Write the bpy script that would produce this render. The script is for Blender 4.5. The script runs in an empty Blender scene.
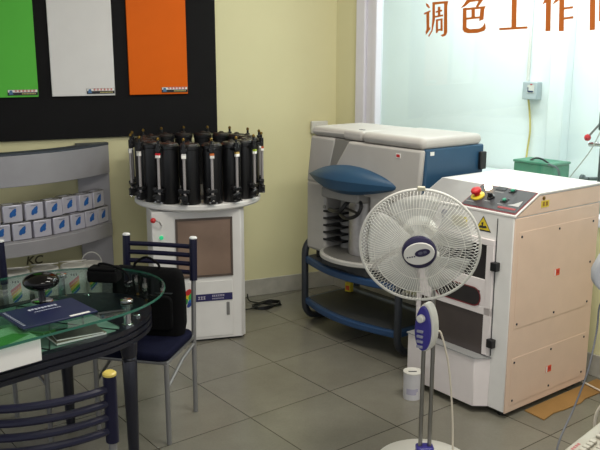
import bpy, bmesh, math, random
from mathutils import Vector as V, Matrix as M
random.seed(4)
PI = math.pi
SC = bpy.context.scene
COL = SC.collection

# ---------------------------------------------------------------- helpers
def lin(c):
    return tuple((x/255/12.92) if x/255 <= 0.04045 else ((x/255+0.055)/1.055)**2.4 for x in c)

MATS = {}
def mat(name, rgb, rough=0.5, metal=0.0, var=0.06, scale=9.0, bump=0.0, emit=None, es=1.0, spec=0.5, coat=0.0, alpha=1.0):
    if name in MATS: return MATS[name]
    m = bpy.data.materials.new(name); m.use_nodes = True
    nt = m.node_tree; b = nt.nodes['Principled BSDF']
    col = lin(rgb)
    tc = nt.nodes.new('ShaderNodeTexCoord')
    nz = nt.nodes.new('ShaderNodeTexNoise'); nz.inputs['Scale'].default_value = scale; nz.inputs['Detail'].default_value = 4
    nt.links.new(tc.outputs['Object'], nz.inputs['Vector'])
    rp = nt.nodes.new('ShaderNodeValToRGB')
    rp.color_ramp.elements[0].position = 0.3; rp.color_ramp.elements[1].position = 0.7
    rp.color_ramp.elements[0].color = tuple(min(1, c*(1-var)) for c in col)+(1,)
    rp.color_ramp.elements[1].color = tuple(min(1, c*(1+var)) for c in col)+(1,)
    nt.links.new(nz.outputs['Fac'], rp.inputs['Fac'])
    nt.links.new(rp.outputs['Color'], b.inputs['Base Color'])
    b.inputs['Roughness'].default_value = rough; b.inputs['Metallic'].default_value = metal
    b.inputs['Specular IOR Level'].default_value = spec
    b.inputs['Coat Weight'].default_value = coat; b.inputs['Alpha'].default_value = alpha
    if bump:
        bp = nt.nodes.new('ShaderNodeBump'); bp.inputs['Strength'].default_value = bump; bp.inputs['Distance'].default_value = 0.002
        n2 = nt.nodes.new('ShaderNodeTexNoise'); n2.inputs['Scale'].default_value = scale*18
        nt.links.new(tc.outputs['Object'], n2.inputs['Vector'])
        nt.links.new(n2.outputs['Fac'], bp.inputs['Height']); nt.links.new(bp.outputs['Normal'], b.inputs['Normal'])
    if emit:
        b.inputs['Emission Color'].default_value = lin(emit)+(1,); b.inputs['Emission Strength'].default_value = es
    MATS[name] = m
    return m

def glass(name, tint, refl=0.035, rough=0.0):
    m = bpy.data.materials.new(name); m.use_nodes = True
    nt = m.node_tree; nt.nodes.clear()
    out = nt.nodes.new('ShaderNodeOutputMaterial')
    tr = nt.nodes.new('ShaderNodeBsdfTransparent'); tr.inputs['Color'].default_value = lin(tint)+(1,)
    gl = nt.nodes.new('ShaderNodeBsdfGlossy'); gl.inputs['Roughness'].default_value = rough
    lw = nt.nodes.new('ShaderNodeLayerWeight'); lw.inputs['Blend'].default_value = 0.5
    p5 = nt.nodes.new('ShaderNodeMath'); p5.operation = 'POWER'; p5.inputs[1].default_value = 5
    nt.links.new(lw.outputs['Facing'], p5.inputs[0])
    fr = nt.nodes.new('ShaderNodeMath'); fr.operation = 'MULTIPLY_ADD'; fr.inputs[1].default_value = 0.94; fr.inputs[2].default_value = refl
    nt.links.new(p5.outputs[0], fr.inputs[0])
    mx = nt.nodes.new('ShaderNodeMixShader')
    nt.links.new(fr.outputs[0], mx.inputs['Fac']); nt.links.new(tr.outputs[0], mx.inputs[1]); nt.links.new(gl.outputs[0], mx.inputs[2])
    nt.links.new(mx.outputs[0], out.inputs['Surface'])
    MATS[name] = m
    return m

def new(): return bmesh.new()

def addgeo(bm, verts, faces, mtx=None):
    vs = [bm.verts.new(mtx @ V(v) if mtx else V(v)) for v in verts]
    for f in faces:
        try: bm.faces.new([vs[i] for i in f])
        except ValueError: pass
    return vs

def box(bm, c, s, mtx=None):
    x, y, z = c; a, b, d = s[0]/2, s[1]/2, s[2]/2
    vs = [(x+i*a, y+j*b, z+k*d) for i in (-1, 1) for j in (-1, 1) for k in (-1, 1)]
    addgeo(bm, vs, [(0,1,3,2),(4,6,7,5),(0,4,5,1),(2,3,7,6),(0,2,6,4),(1,5,7,3)], mtx)

def bx(bm, x0, x1, y0, y1, z0, z1, mtx=None):
    box(bm, ((x0+x1)/2, (y0+y1)/2, (z0+z1)/2), (x1-x0, y1-y0, z1-z0), mtx)

def lathe(bm, prof, n=24, mtx=None, cap=True):
    vs = []; fs = []
    for r, z in prof:
        for i in range(n):
            a = 2*PI*i/n; vs.append((r*math.cos(a), r*math.sin(a), z))
    for k in range(len(prof)-1):
        for i in range(n):
            j = (i+1) % n
            fs.append((k*n+i, k*n+j, (k+1)*n+j, (k+1)*n+i))
    if cap:
        fs.append(tuple(range(n-1, -1, -1))); fs.append(tuple((len(prof)-1)*n+i for i in range(n)))
    addgeo(bm, vs, fs, mtx)

def align(p0, p1):
    d = (V(p1)-V(p0)); q = d.to_track_quat('Z', 'Y')
    return M.Translation(V(p0)) @ q.to_matrix().to_4x4(), d.length

def cyl(bm, p0, p1, r0, r1=None, n=16):
    m, L = align(p0, p1)
    lathe(bm, [(r0, 0), (r0 if r1 is None else r1, L)], n, m)

def tube(bm, pts, r, n=8, closed=False):
    pts = [V(p) for p in pts]; N = len(pts); rings = []
    prev = None
    for i, p in enumerate(pts):
        if closed: t = pts[(i+1) % N]-pts[i-1]
        else: t = pts[min(i+1, N-1)]-pts[max(i-1, 0)]
        t.normalize()
        if prev is None:
            u = t.orthogonal().normalized()
        else:
            u = prev-t*prev.dot(t)
            u = u.normalized() if u.length > 1e-6 else t.orthogonal().normalized()
        prev = u; w = t.cross(u)
        rr = r(i/(N-1)) if callable(r) else r
        rings.append([bm.verts.new(p+u*(rr*math.cos(2*PI*k/n))+w*(rr*math.sin(2*PI*k/n))) for k in range(n)])
    for i in range(N if closed else N-1):
        a, b = rings[i], rings[(i+1) % N]
        for k in range(n):
            j = (k+1) % n
            bm.faces.new((a[k], a[j], b[j], b[k]))
    if not closed:
        bm.faces.new(rings[0][::-1]); bm.faces.new(rings[-1])

def smooth(pts, n=8, closed=False):
    pts = [V(p) for p in pts]; out = []; N = len(pts)
    for i in range(N if closed else N-1):
        g = (lambda k: pts[k % N]) if closed else (lambda k: pts[max(0, min(N-1, k))])
        a, b, c, d = g(i-1), g(i), g(i+1), g(i+2)
        for s in range(n):
            t = s/n
            out.append(0.5*((2*b)+(c-a)*t+(2*a-5*b+4*c-d)*t*t+(3*b-3*c+d-a)*t**3))
    if not closed: out.append(pts[-1])
    return out

def prism(bm, poly, w0, w1, frame='xy', mtx=None):
    """extrude polygon (u,v): 'xy' along z, 'xz' along y, 'yz' along x"""
    n = len(poly)
    if frame == 'xy': f = lambda u, v, w: (u, v, w)
    elif frame == 'xz': f = lambda u, v, w: (u, w, v)
    else: f = lambda u, v, w: (w, u, v)
    vs = [f(u, v, w0) for u, v in poly]+[f(u, v, w1) for u, v in poly]
    fs = [tuple(range(n)), tuple(range(2*n-1, n-1, -1))]+[(i, (i+1) % n, n+(i+1) % n, n+i) for i in range(n)]
    addgeo(bm, vs, fs, mtx)

def rrect(x0, x1, y0, y1, r, n=5):
    out = []
    for cx, cy, a0 in ((x1-r, y1-r, 0), (x0+r, y1-r, 90), (x0+r, y0+r, 180), (x1-r, y0+r, 270)):
        for k in range(n+1):
            a = math.radians(a0+90*k/n); out.append((cx+r*math.cos(a), cy+r*math.sin(a)))
    return out

def obj(name, bm, m, parent=None, bevel=0, seg=2, ang=35, label=None):
    bmesh.ops.recalc_face_normals(bm, faces=bm.faces)
    me = bpy.data.meshes.new(name); bm.to_mesh(me); bm.free()
    for p in me.polygons: p.use_smooth = True
    me.set_sharp_from_angle(angle=math.radians(ang))
    me.materials.append(m)
    o = bpy.data.objects.new(name, me); COL.objects.link(o)
    if parent: o.parent = parent
    if bevel:
        b = o.modifiers.new('bevel', 'BEVEL'); b.width = bevel; b.segments = seg; b.limit_method = 'ANGLE'; b.angle_limit = math.radians(40)
    if label: o['label'] = label
    return o

def tag(o, label, cat, group=None):
    o['label'] = label; o['category'] = cat
    if group: o['group'] = group
    return o

def thing(name, label, cat, loc=(0, 0, 0), rz=0, group=None):
    o = bpy.data.objects.new(name, None); COL.objects.link(o)
    o.location = loc; o.rotation_euler = (0, 0, math.radians(rz)); o.empty_display_size = 0.05
    return tag(o, label, cat, group)

def struct(name, bm, m, bevel=0, loc=None, rz=None):
    o = obj(name, bm, m, None, bevel); o['kind'] = 'structure'
    if loc: o.location = loc
    if rz is not None: o.rotation_euler = (0, 0, math.radians(rz))
    return o

def place(o, loc, rz=0):
    o.location = loc; o.rotation_euler = (0, 0, math.radians(rz)); return o

def copy_tree(o, parent=None):
    c = o.copy(); COL.objects.link(c)
    if parent: c.parent = parent
    for ch in list(o.children): copy_tree(ch, c)
    return c

# ---------------------------------------------------------------- materials
white_paint = mat('white_machine_paint', (232, 230, 226), 0.4, var=0.03)
pinkish = mat('pinkish_white_paint', (232, 224, 222), 0.45, var=0.03)  # even off-white, slightly pinker than the cabinet white
peach = mat('cream_side_panel', (226, 198, 176), 0.5, var=0.03)
beige_plastic = mat('warm_grey_plastic', (186, 182, 176), 0.5, var=0.03, bump=0.1)
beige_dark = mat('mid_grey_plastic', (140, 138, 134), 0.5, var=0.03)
blue_plastic = mat('steel_blue_plastic', (36, 74, 104), 0.45, var=0.05)
shelf_blue = mat('trolley_blue', (34, 66, 104), 0.45, var=0.08)
shelf_dark = mat('trolley_mat_dark', (58, 60, 62), 0.6, var=0.12)
tube_dark = mat('dark_blue_grey_tube', (46, 50, 56), 0.4, var=0.06)
black_plastic = mat('black_plastic', (20, 20, 22), 0.35, var=0.1)
black_board = mat('black_board', (20, 19, 20), 0.8, var=0.08, spec=0.2)
black_cloth = mat('black_cloth', (8, 8, 9), 0.9, spec=0.15, var=0.2, scale=40, bump=0.4)
chrome = mat('chrome', (205, 205, 208), 0.18, 1.0, var=0.02)
steel = mat('steel_tube', (150, 148, 145), 0.35, 1.0, var=0.04)
grey_metal = mat('grey_coated_tube', (140, 139, 138), 0.4, 0.5, var=0.05)
navy = mat('navy_lacquer', (24, 24, 46), 0.3, var=0.08, spec=0.3)
navy_wood = mat('navy_wood', (20, 21, 34), 0.3, var=0.12, coat=0.2)
navy_cloth = mat('navy_seat_cloth', (15, 17, 38), 0.9, spec=0.12, var=0.15, scale=40)
shelf_grey = mat('silver_grey_shelf', (158, 156, 160), 0.42, 0.25, var=0.04)
shelf_top_m = mat('dark_grey_shelf_top', (70, 76, 84), 0.4, 0.2, var=0.04)
brass = mat('brass', (130, 104, 50), 0.35, 0.9)
red_p = mat('red_plastic', (196, 30, 34), 0.35)
yellow_p = mat('yellow_plastic', (226, 200, 50), 0.45)
orange_p = mat('orange_sticker', (224, 92, 52), 0.5)
white_plastic = mat('white_plastic', (216, 214, 206), 0.4, var=0.02)
purple = mat('violet_blue_plastic', (58, 52, 138), 0.3, var=0.04)
dark_violet = mat('dark_violet_rim', (36, 30, 66), 0.3)
silver_tin = mat('silver_tin', (196, 194, 206), 0.35, 0.35, var=0.03)
blue_ink = mat('blue_ink', (20, 88, 160), 0.5, var=0.12, scale=60)
paper_w = mat('white_paper', (236, 234, 228), 0.6, var=0.02)
ink = mat('dark_ink', (40, 42, 48), 0.6)

# floor tiles
def floor_mat():
    m = bpy.data.materials.new('grey_floor_tiles'); m.use_nodes = True
    nt = m.node_tree; b = nt.nodes['Principled BSDF']; L = nt.links.new
    g = nt.nodes.new('ShaderNodeNewGeometry')
    mp = nt.nodes.new('ShaderNodeMapping'); mp.vector_type = 'TEXTURE'
    mp.inputs['Location'].default_value = (-0.4565, 4.593, 0); mp.inputs['Rotation'].default_value = (0, 0, math.radians(-52.3))
    mp.inputs['Scale'].default_value = (0.5, 0.5, 0.5)
    L(g.outputs['Position'], mp.inputs['Vector'])
    br = nt.nodes.new('ShaderNodeTexBrick'); br.offset = 0; br.squash = 1
    br.inputs['Scale'].default_value = 1; br.inputs['Brick Width'].default_value = 1; br.inputs['Row Height'].default_value = 1
    br.inputs['Mortar Size'].default_value = 0.006; br.inputs['Mortar Smooth'].default_value = 0.3
    br.inputs['Color1'].default_value = lin((128, 125, 115))+(1,); br.inputs['Color2'].default_value = lin((118, 116, 106))+(1,)
    br.inputs['Mortar'].default_value = lin((62, 58, 50))+(1,)
    L(mp.outputs[0], br.inputs['Vector'])
    n1 = nt.nodes.new('ShaderNodeTexNoise'); n1.inputs['Scale'].default_value = 2.2; n1.inputs['Detail'].default_value = 8; n1.inputs['Roughness'].default_value = 0.65
    L(g.outputs['Position'], n1.inputs['Vector'])
    r1 = nt.nodes.new('ShaderNodeValToRGB'); r1.color_ramp.elements[0].position = 0.3; r1.color_ramp.elements[1].position = 0.75
    r1.color_ramp.elements[0].color = (0.78, 0.77, 0.74, 1); r1.color_ramp.elements[1].color = (1.08, 1.08, 1.06, 1)
    L(n1.outputs['Fac'], r1.inputs['Fac'])
    mx = nt.nodes.new('ShaderNodeMix'); mx.data_type = 'RGBA'; mx.blend_type = 'MULTIPLY'; mx.inputs['Factor'].default_value = 1
    L(br.outputs['Color'], mx.inputs['A']); L(r1.outputs['Color'], mx.inputs['B'])
    n2 = nt.nodes.new('ShaderNodeTexNoise'); n2.inputs['Scale'].default_value = 90; n2.inputs['Detail'].default_value = 3
    L(g.outputs['Position'], n2.inputs['Vector'])
    r2 = nt.nodes.new('ShaderNodeValToRGB'); r2.color_ramp.elements[0].color = (0.88, 0.88, 0.88, 1); r2.color_ramp.elements[1].color = (1.1, 1.1, 1.1, 1)
    L(n2.outputs['Fac'], r2.inputs['Fac'])
    m2 = nt.nodes.new('ShaderNodeMix'); m2.data_type = 'RGBA'; m2.blend_type = 'MULTIPLY'; m2.inputs['Factor'].default_value = 1
    L(mx.outputs['Result'], m2.inputs['A']); L(r2.outputs['Color'], m2.inputs['B'])
    L(m2.outputs['Result'], b.inputs['Base Color'])
    b.inputs['Roughness'].default_value = 0.24; b.inputs['Specular IOR Level'].default_value = 0.45
    return m
FLOOR = floor_mat()

def wall_mat(name, rgb, stain=0.08):
    m = mat(name, rgb, 0.8, var=stain, scale=1.6, bump=0.15); return m
wall_yellow = wall_mat('pale_yellow_wall_paint', (222, 216, 172), 0.03)
wall_white = wall_mat('white_workroom_wall', (232, 239, 240), 0.03)
skirt_m = mat('grey_stone_skirting', (176, 172, 162), 0.4, var=0.1, scale=14)
frame_m = mat('white_window_frame', (226, 224, 232), 0.45, var=0.02)

# ---------------------------------------------------------------- room
CX, CY = 0.262, 5.745          # floor corner of the two walls
H = 3.0
bm = new(); bx(bm, -4.5, 5.5, -1.5, 9.0, -0.05, 0); struct('floor', bm, FLOOR)
bm = new(); bx(bm, -4.5, 5.5, -1.5, 9.0, H, H+0.05); struct('ceiling', bm, mat('white_ceiling', (226, 224, 214), 0.9))
# left wall: local x runs along the wall towards the corner (ends at 0), y=0 is the face
bm = new(); bx(bm, -4.2, 0.0, 0, 0.12, 0, H); struct('wall_left', bm, wall_yellow, loc=(CX, CY, 0), rz=25)
bm = new(); bx(bm, -4.2, -0.005, -0.012, -0.0005, 0, 0.125); struct('baseboard_left', bm, skirt_m, 0.003, loc=(CX, CY, 0), rz=25)
# right wall: local x from the corner towards the camera side; opening for the glass
SILL, X0, X1 = 0.88, 0.456, 3.0
bm = new()
bx(bm, 0, 0.24, 0, 0.10, 0, H); bx(bm, 0.24, X1+0.4, 0, 0.12, 0, SILL-0.05); bx(bm, 0.24, X1+0.4, 0, 0.12, 2.75, H); bx(bm, X1+0.06, X1+0.4, 0, 0.12, SILL-0.05, 2.75)
bmesh.ops.remove_doubles(bm, verts=bm.verts, dist=1e-5)
struct('wall_right', bm, wall_yellow, loc=(CX, CY, 0), rz=-52)
bm = new(); bx(bm, 0.005, X1+0.4, -0.012, -0.0005, 0, 0.125); struct('baseboard_right', bm, skirt_m, 0.003, loc=(CX, CY, 0), rz=-52)
# window frame with stepped profile
bm = new()
for x0, x1, y0, y1 in ((0.24, 0.33, -0.03, 0.12), (0.33, 0.395, -0.012, 0.06), (0.395, 0.435, -0.02, 0.045)):
    bx(bm, x0, x1, y0, y1, SILL-0.05, 2.75)
bx(bm, 0.24, X1+0.06, -0.02, 0.1, SILL-0.05, SILL); bx(bm, X1, X1+0.06, -0.02, 0.1, SILL, 2.75); bx(bm, 0.456, X1, -0.02, 0.1, 2.69, 2.75)
wf = struct('window_1', bm, frame_m, 0.006, loc=(CX, CY, 0), rz=-52)
bm = new(); bx(bm, 0.436, X1, 0.03, 0.038, SILL, 2.69)
obj('pane', bm, glass('clear_pane', (248, 252, 251)), wf)

# orange lettering on the glass (pixel outlines of strokes mapped to metres along the wall)
def px2wall(p):
    # linear map fitted to the pane plane: x metres from the corner, z height
    f, pi, h = 777.0, 0.215, 1.724
    a, b = (p[0]-300)/f, (225-p[1])/f
    d = V((a, math.cos(pi)+b*math.sin(pi), -math.sin(pi)+b*math.cos(pi)))
    R = math.radians(-52); n = V((-math.sin(R), math.cos(R), 0)); w = V((CX, CY, 0))+n*0.026
    t = (w-V((0, 0, h))).dot(n)/d.dot(n); q = V((0, 0, h))+d*t
    return ((q-w).dot(V((math.cos(R), math.sin(R), 0))), q.z)
A_ = lambda pts: [(420+u/6.667, v/6.667) for u, v in pts]
B_ = lambda pts: [(500+u/6, v/6) for u, v in pts]
chars = [
 ('first', [A_([(38,20),(52,28),(66,50),(58,56),(42,40)]), A_([(25,88),(68,68),(68,80),(28,98)]), A_([(42,85),(60,78),(60,195),(40,225),(36,215),(43,200)]),
    A_([(38,232),(38,205),(68,180),(66,195)]), A_([(82,15),(98,20),(98,130),(82,205),(58,246),(54,240),(76,200),(82,120)]), A_([(82,15),(185,6),(185,20),(90,32)]),
    A_([(160,12),(186,8),(180,40),(180,215),(170,236),(150,245),(135,234),(158,225)]), A_([(104,74),(146,64),(146,76),(104,86)]), A_([(118,46),(134,44),(134,106),(118,106)]), A_([(100,106),(152,96),(152,108),(100,118)]),
    A_([(105,130),(118,130),(118,215),(105,222)]), A_([(136,126),(149,124),(149,206),(136,206)]), A_([(105,130),(149,122),(149,134),(105,142)]), A_([(108,196),(146,190),(146,202),(108,208)])]),
 ('second', [A_([(270,55),(298,20),(325,-24),(346,-18),(330,15),(300,42)]), A_([(325,0),(416,-10),(418,4),(318,16)]), A_([(395,-6),(419,0),(386,46),(370,48)]),
    A_([(285,56),(308,50),(308,183),(330,194),(300,216),(283,200)]), A_([(300,54),(436,40),(432,56),(305,68)]), A_([(403,50),(429,45),(421,130),(394,140)]), A_([(306,118),(422,106),(420,120),(306,132)]), A_([(342,58),(364,56),(364,122),(342,124)]),
    A_([(288,190),(320,196),(395,190),(418,176),(432,150),(437,190),(425,206),(380,220),(320,222),(292,214)])]),
 ('third', [B_([(70,-40),(100,-40),(96,168),(68,168)]), B_([(-5,168),(163,158),(163,172),(-5,182)]), B_([(8,-50),(152,-58),(152,-43),(8,-35)])]),
 ('fourth', [B_([(253,28),(284,-40),(306,-34),(284,10)]), B_([(276,-5),(305,-12),(300,186),(272,188)]), B_([(315,28),(350,-44),(374,-40),(345,8)]), B_([(356,-10),(384,-10),(381,186),(352,188)]),
    B_([(345,-12),(452,-20),(452,-6),(345,2)]), B_([(382,44),(436,37),(436,50),(382,58)]), B_([(382,104),(438,97),(438,111),(382,118)])]),
 ('fifth', [B_([(540,-14),(571,-18),(568,178),(537,182)]), B_([(545,-60),(566,-52),(580,-30),(562,-28)]), B_([(592,-48),(726,-58),(726,-42),(592,-32)]), B_([(700,-50),(728,-55),(726,165),(706,182),(680,176),(698,160)]),
    B_([(594,0),(610,0),(610,126),(592,128)]), B_([(664,-6),(680,-8),(680,118),(664,120)]), B_([(594,0),(680,-8),(680,6),(594,14)]), B_([(596,56),(676,50),(676,62),(596,68)]), B_([(596,112),(676,106),(676,118),(596,124)])]),
]
letter_m = mat('orange_vinyl', (188, 98, 20), 0.5, var=0.04)
txt_label = {'first': 'orange vinyl Chinese character 调 first on the glass above the grey machine', 'second': 'orange vinyl Chinese character 色 second on the workroom glass',
             'third': 'orange vinyl Chinese character 工 above the small grey switch box', 'fourth': 'orange vinyl Chinese character 作 fourth on the workroom glass',
             'fifth': 'orange vinyl Chinese character 间 last on the workroom glass'}
for key, strokes in chars:
    bm = new()
    for i, s in enumerate(strokes):
        prism(bm, [px2wall(p) for p in s], 0.0262+0.00005*i, 0.0292+0.00005*i, 'xz')
    o = obj('window_lettering', bm, letter_m); place(o, (CX, CY, 0), -52)
    tag(o, txt_label[key], 'lettering', 'orange characters on the workroom glass')

# wall socket behind the grey machine
so = thing('wall_socket', 'small white socket box on the yellow wall just above the grey machine', 'socket', (0.131, 5.68, 1.17), 25)
bm = new(); box(bm, (0, -0.02, 0.045), (0.13, 0.035, 0.09)); obj('socket_box', bm, white_plastic, so, 0.008)
bm = new(); box(bm, (0, -0.04, 0.045), (0.07, 0.006, 0.05)); obj('cover_plate', bm, white_plastic, so, 0.002)

# ---- workroom behind the glass (local frame of the right wall)
WB = 1.45
bm = new(); bx(bm, -1.2, 3.4, WB, WB+0.1, 0, H); struct('wall_back', bm, wall_white, loc=(CX, CY, 0), rz=-52)
bm = new(); bx(bm, 0.862, 1.0, WB-0.10, WB, 0, H); struct('trim_1', bm, wall_white, 0.01, loc=(CX, CY, 0), rz=-52)
bm = new(); bx(bm, -1.3, -1.2, 0.13, WB, 0, H); struct('wall_far', bm, wall_white, loc=(CX, CY, 0), rz=-52)
bm = new(); bx(bm, 3.4, 3.5, 0.13, WB+0.1, 0, H); struct('wall_side', bm, wall_white, loc=(CX, CY, 0), rz=-52)
R52 = M.Translation((CX, CY, 0)) @ M.Rotation(math.radians(-52), 4, 'Z')
def W(x, y, z=0): return tuple(R52 @ V((x, y, z)))

bench = thing('work_bench', 'pale workroom bench behind the glass carrying the green box', 'bench', W(1.2, 1.1), -52)
bm = new(); box(bm, (0, 0, 0.80), (1.9, 0.62, 0.04)); obj('bench_top', bm, mat('pale_bench_top', (206, 214, 212), 0.5), bench, 0.006)
for sx in (-0.88, 0.88):
    for sy in (-0.26, 0.26):
        bm = new(); box(bm, (sx, sy, 0.39), (0.05, 0.05, 0.78)); obj('leg', bm, grey_metal, bench)

# ---------------------------------------------------------------- black board and colour panels
bd = new(); bx(bd, -3.6, -0.922, -0.022, -0.001, 1.207, 2.55)
board = obj('display_board', bd, black_board, None, 0.002); place(board, (CX, CY, 0), 25)
tag(board, 'large matt black display board on the yellow wall behind the colour panels', 'board')
A25 = math.radians(25)
def LW(x, y, z=0): return (CX+x*math.cos(A25)-y*math.sin(A25), CY+x*math.sin(A25)+y*math.cos(A25), z)
pan = [('green', (92, 188, 68), -2.466), ('white', (224, 221, 218), -1.997), ('orange', (222, 98, 0), -1.516)]
for nm, rgb, x0 in pan:
    w = 0.388
    p = thing('colour_panel', {'green': 'bright green glossy colour sample panel on the black display board', 'white': 'plain white colour sample panel on the black display board',
              'orange': 'orange colour sample panel on the black display board'}[nm], 'panel', LW(x0+w/2, -0.022, 1.474), 25, 'colour sample panels')
    bm = new(); box(bm, (0, -0.008, 0.40), (w, 0.014, 0.80)); obj('panel_face', bm, mat(nm+'_panel', rgb, 0.6, var=0.015, spec=0.2), p, 0.003)
    lb = new(); bx(lb, w/2-0.178, w/2-0.004, -0.018, -0.0156, 0.012, 0.046)
    lo = obj('label_strip', lb, black_plastic, p, label='black and white maker label')
    bm = new(); bx(bm, w/2-0.176, w/2-0.006, -0.0192, -0.0181, 0.030, 0.045); obj('white_band', bm, paper_w, lo)
    bm = new()
    for k in range(6):
        x = w/2-0.138+k*0.021
        bx(bm, x, x+0.016, -0.0205, -0.0193, 0.041, 0.0435); bx(bm, x+0.006, x+0.0095, -0.0205, -0.0193, 0.032, 0.0445); bx(bm, x+0.001, x+0.015, -0.0205, -0.0193, 0.0345, 0.037)
    obj('red_lettering', bm, red_p, lo)
    bm = new()
    for k in range(9): bx(bm, w/2-0.095+k*0.009, w/2-0.089+k*0.009, -0.0192, -0.0181, 0.018, 0.024)
    obj('small_lettering', bm, mat('pale_yellow_print', (200, 190, 120), 0.6), lo)
    bm = new(); prism(bm, [(w/2-0.172, 0.017), (w/2-0.146, 0.017), (w/2-0.152, 0.042), (w/2-0.166, 0.042)], -0.0212, -0.0193, 'xz'); obj('emblem', bm, mat('blue_emblem', (70, 110, 150), 0.5), lo)

# ---------------------------------------------------------------- curved grey display shelf
# frame: origin at right end on the wall, x = along wall away from the corner, y = into the room
SH = thing('display_shelf', 'silver grey display shelf with bowed fascias under the black board', 'shelf', (-1.253, 5.03, 0), 25)
RA, XC, YC = 1.14, -0.85, 0.70     # arc centre in shelf coords (x negative = left; y toward room is negative)
def arc_y(s, R=RA):                # s = distance left of the right end
    return -(0.06+math.sqrt(max(0, R*R-(0.85-s)**2))-(1.14-0.38))
def arc_band(bm, z0, z1, th, n=40, s0=0.0, s1=1.7):
    pts = []
    cx, cy = -0.85, 0.70
    a0, a1 = math.asin((0.85-s0)/RA), math.asin((0.85-s1)/RA)
    outer = []; inner = []
    for i in range(n+1):
        a = a0+(a1-a0)*i/n
        outer.append((cx+RA*math.sin(a), cy-RA*math.cos(a))); inner.append((cx+(RA-th)*math.sin(a)*1.0, cy-(RA-th)*math.cos(a)))
    prism(bm, outer+inner[::-1], z0, z1, 'xy')
bm = new(); arc_band(bm, 0.985, 1.165, 0.02); obj('upper_fascia', bm, shelf_grey, SH, 0.003, label='wide silver curved fascia')
bm = new(); arc_band(bm, 1.165, 1.178, 0.10)
prism(bm, [(0.0, -0.062), (0.0, 0.0), (-0.2, 0.0), (-0.2, -0.18), (-0.1, -0.14)], 1.1651, 1.1779, 'xy')
obj('top_ledge', bm, shelf_top_m, SH, label='dark grey top ledge')
bm = new(); arc_band(bm, 0.572, 0.657, 0.02); obj('middle_fascia', bm, shelf_grey, SH, 0.003)
bm = new()
o_ = [(-0.85+(RA-0.002)*math.sin(a), 0.70-(RA-0.002)*math.cos(a)) for a in [math.asin(0.85/RA)*(1-2*i/40) for i in range(41)]]
prism(bm, o_+[(-1.7, -0.002), (0, -0.002)], 0.657, 0.667, 'xy'); obj('middle_shelf', bm, shelf_grey, SH)
bm = new(); prism(bm, o_+[(-1.7, -0.002), (0, -0.002)], 0.205, 0.22, 'xy'); obj('bottom_shelf', bm, shelf_grey, SH)
bm = new(); arc_band(bm, 0.12, 0.205, 0.02); obj('bottom_fascia', bm, shelf_grey, SH, 0.003)
for nm, x0, x1 in (('a', -0.2, 0.0), ('b', -1.7, -1.5)):
    bm = new(); bx(bm, x0, x1, -0.036, -0.013, 0, 1.165); obj('side_post', bm, shelf_grey, SH, 0.003)
bm = new(); bx(bm, -0.97, -0.83, arc_y(0.9)-0.002, arc_y(0.9)+0.003, 1.125, 1.15); obj('price_strip', bm, mat('cream_strip', (196, 192, 180), 0.6), SH, label='small cream sticker strip')

A25m = M.Translation((-1.253, 5.03, 0)) @ M.Rotation(A25, 4, 'Z')
def shelf_pt(s, depth, z):         # point at arc station s, depth behind the front edge
    ang = math.asin((0.85-s)/RA)
    x, y = -0.85+(RA-depth)*math.sin(ang), 0.70-(RA-depth)*math.cos(ang)
    p = A25m @ V((x, y, z)); return (p.x, p.y, p.z), 25+math.degrees(ang)

def make_tin():
    t = thing('paint_tin', '', 'tin', group='silver tins on the curved shelf')
    bm = new(); box(bm, (0, 0, 0.0525), (0.111, 0.066, 0.103)); obj('tin_body', bm, silver_tin, t, 0.006)
    bm = new()
    for (x0, x1, y0, y1) in ((-0.054, 0.054, -0.033, -0.029), (-0.054, 0.054, 0.029, 0.033), (-0.054, -0.050, -0.029, 0.029), (0.050, 0.054, -0.029, 0.029)):
        bx(bm, x0, x1, y0, y1, 0.1035, 0.1065)
    obj('rim', bm, steel, t)
    bm = new(); lathe(bm, [(0.017, 0.103), (0.017, 0.1065), (0.019, 0.107), (0.019, 0.1085)], 14, M.Translation((0.03, 0, 0))); obj('cap', bm, steel, t)
    bm = new()
    for (x, z, r) in ((0.006, 0.063, 0.015), (-0.004, 0.052, 0.016), (0.008, 0.047, 0.011), (-0.009, 0.043, 0.012), (0.012, 0.073, 0.009)):
        prism(bm, [(x+r*0.9*math.cos(a)*1.0+0.25*r*math.sin(a), z+r*math.sin(a)) for a in [2*PI*k/12 for k in range(12)]], -0.0352-r*0.03, -0.0341, 'xz')
    obj('splash_print', bm, blue_ink, t, label='blue splash print')
    bm = new()
    for k in range(6): bx(bm, -0.02+k*0.007, -0.015+k*0.007, -0.0346, -0.0341, 0.085, 0.090)
    obj('lettering', bm, mat('grey_print', (120, 120, 130), 0.6), t)
    return t
tin0 = make_tin()
ords = ['first', 'second', 'third', 'fourth', 'fifth', 'sixth', 'seventh', 'eighth']
first = True
for row, stations, z in (('lower', (0.052, 0.14, 0.238, 0.346, 0.463, 0.585, 0.709, 0.834), 0.6673), ('upper', (0.078, 0.172, 0.268, 0.384, 0.505, 0.63, 0.757), 0.776)):
    for k, s in enumerate(stations):
        t = tin0 if first else copy_tree(tin0); first = False
        dep = 0.050 if row == 'lower' else (0.078 if k == 2 else 0.053)
        loc, rz = shelf_pt(s, dep, z)
        place(t, loc, rz+random.uniform(-1.5, 1.5))
        t['label'] = ('silver square tin with blue splash print, %s row, %s from the shelf post' % ('bottom' if row == 'lower' else 'top', ords[k]))

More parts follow.
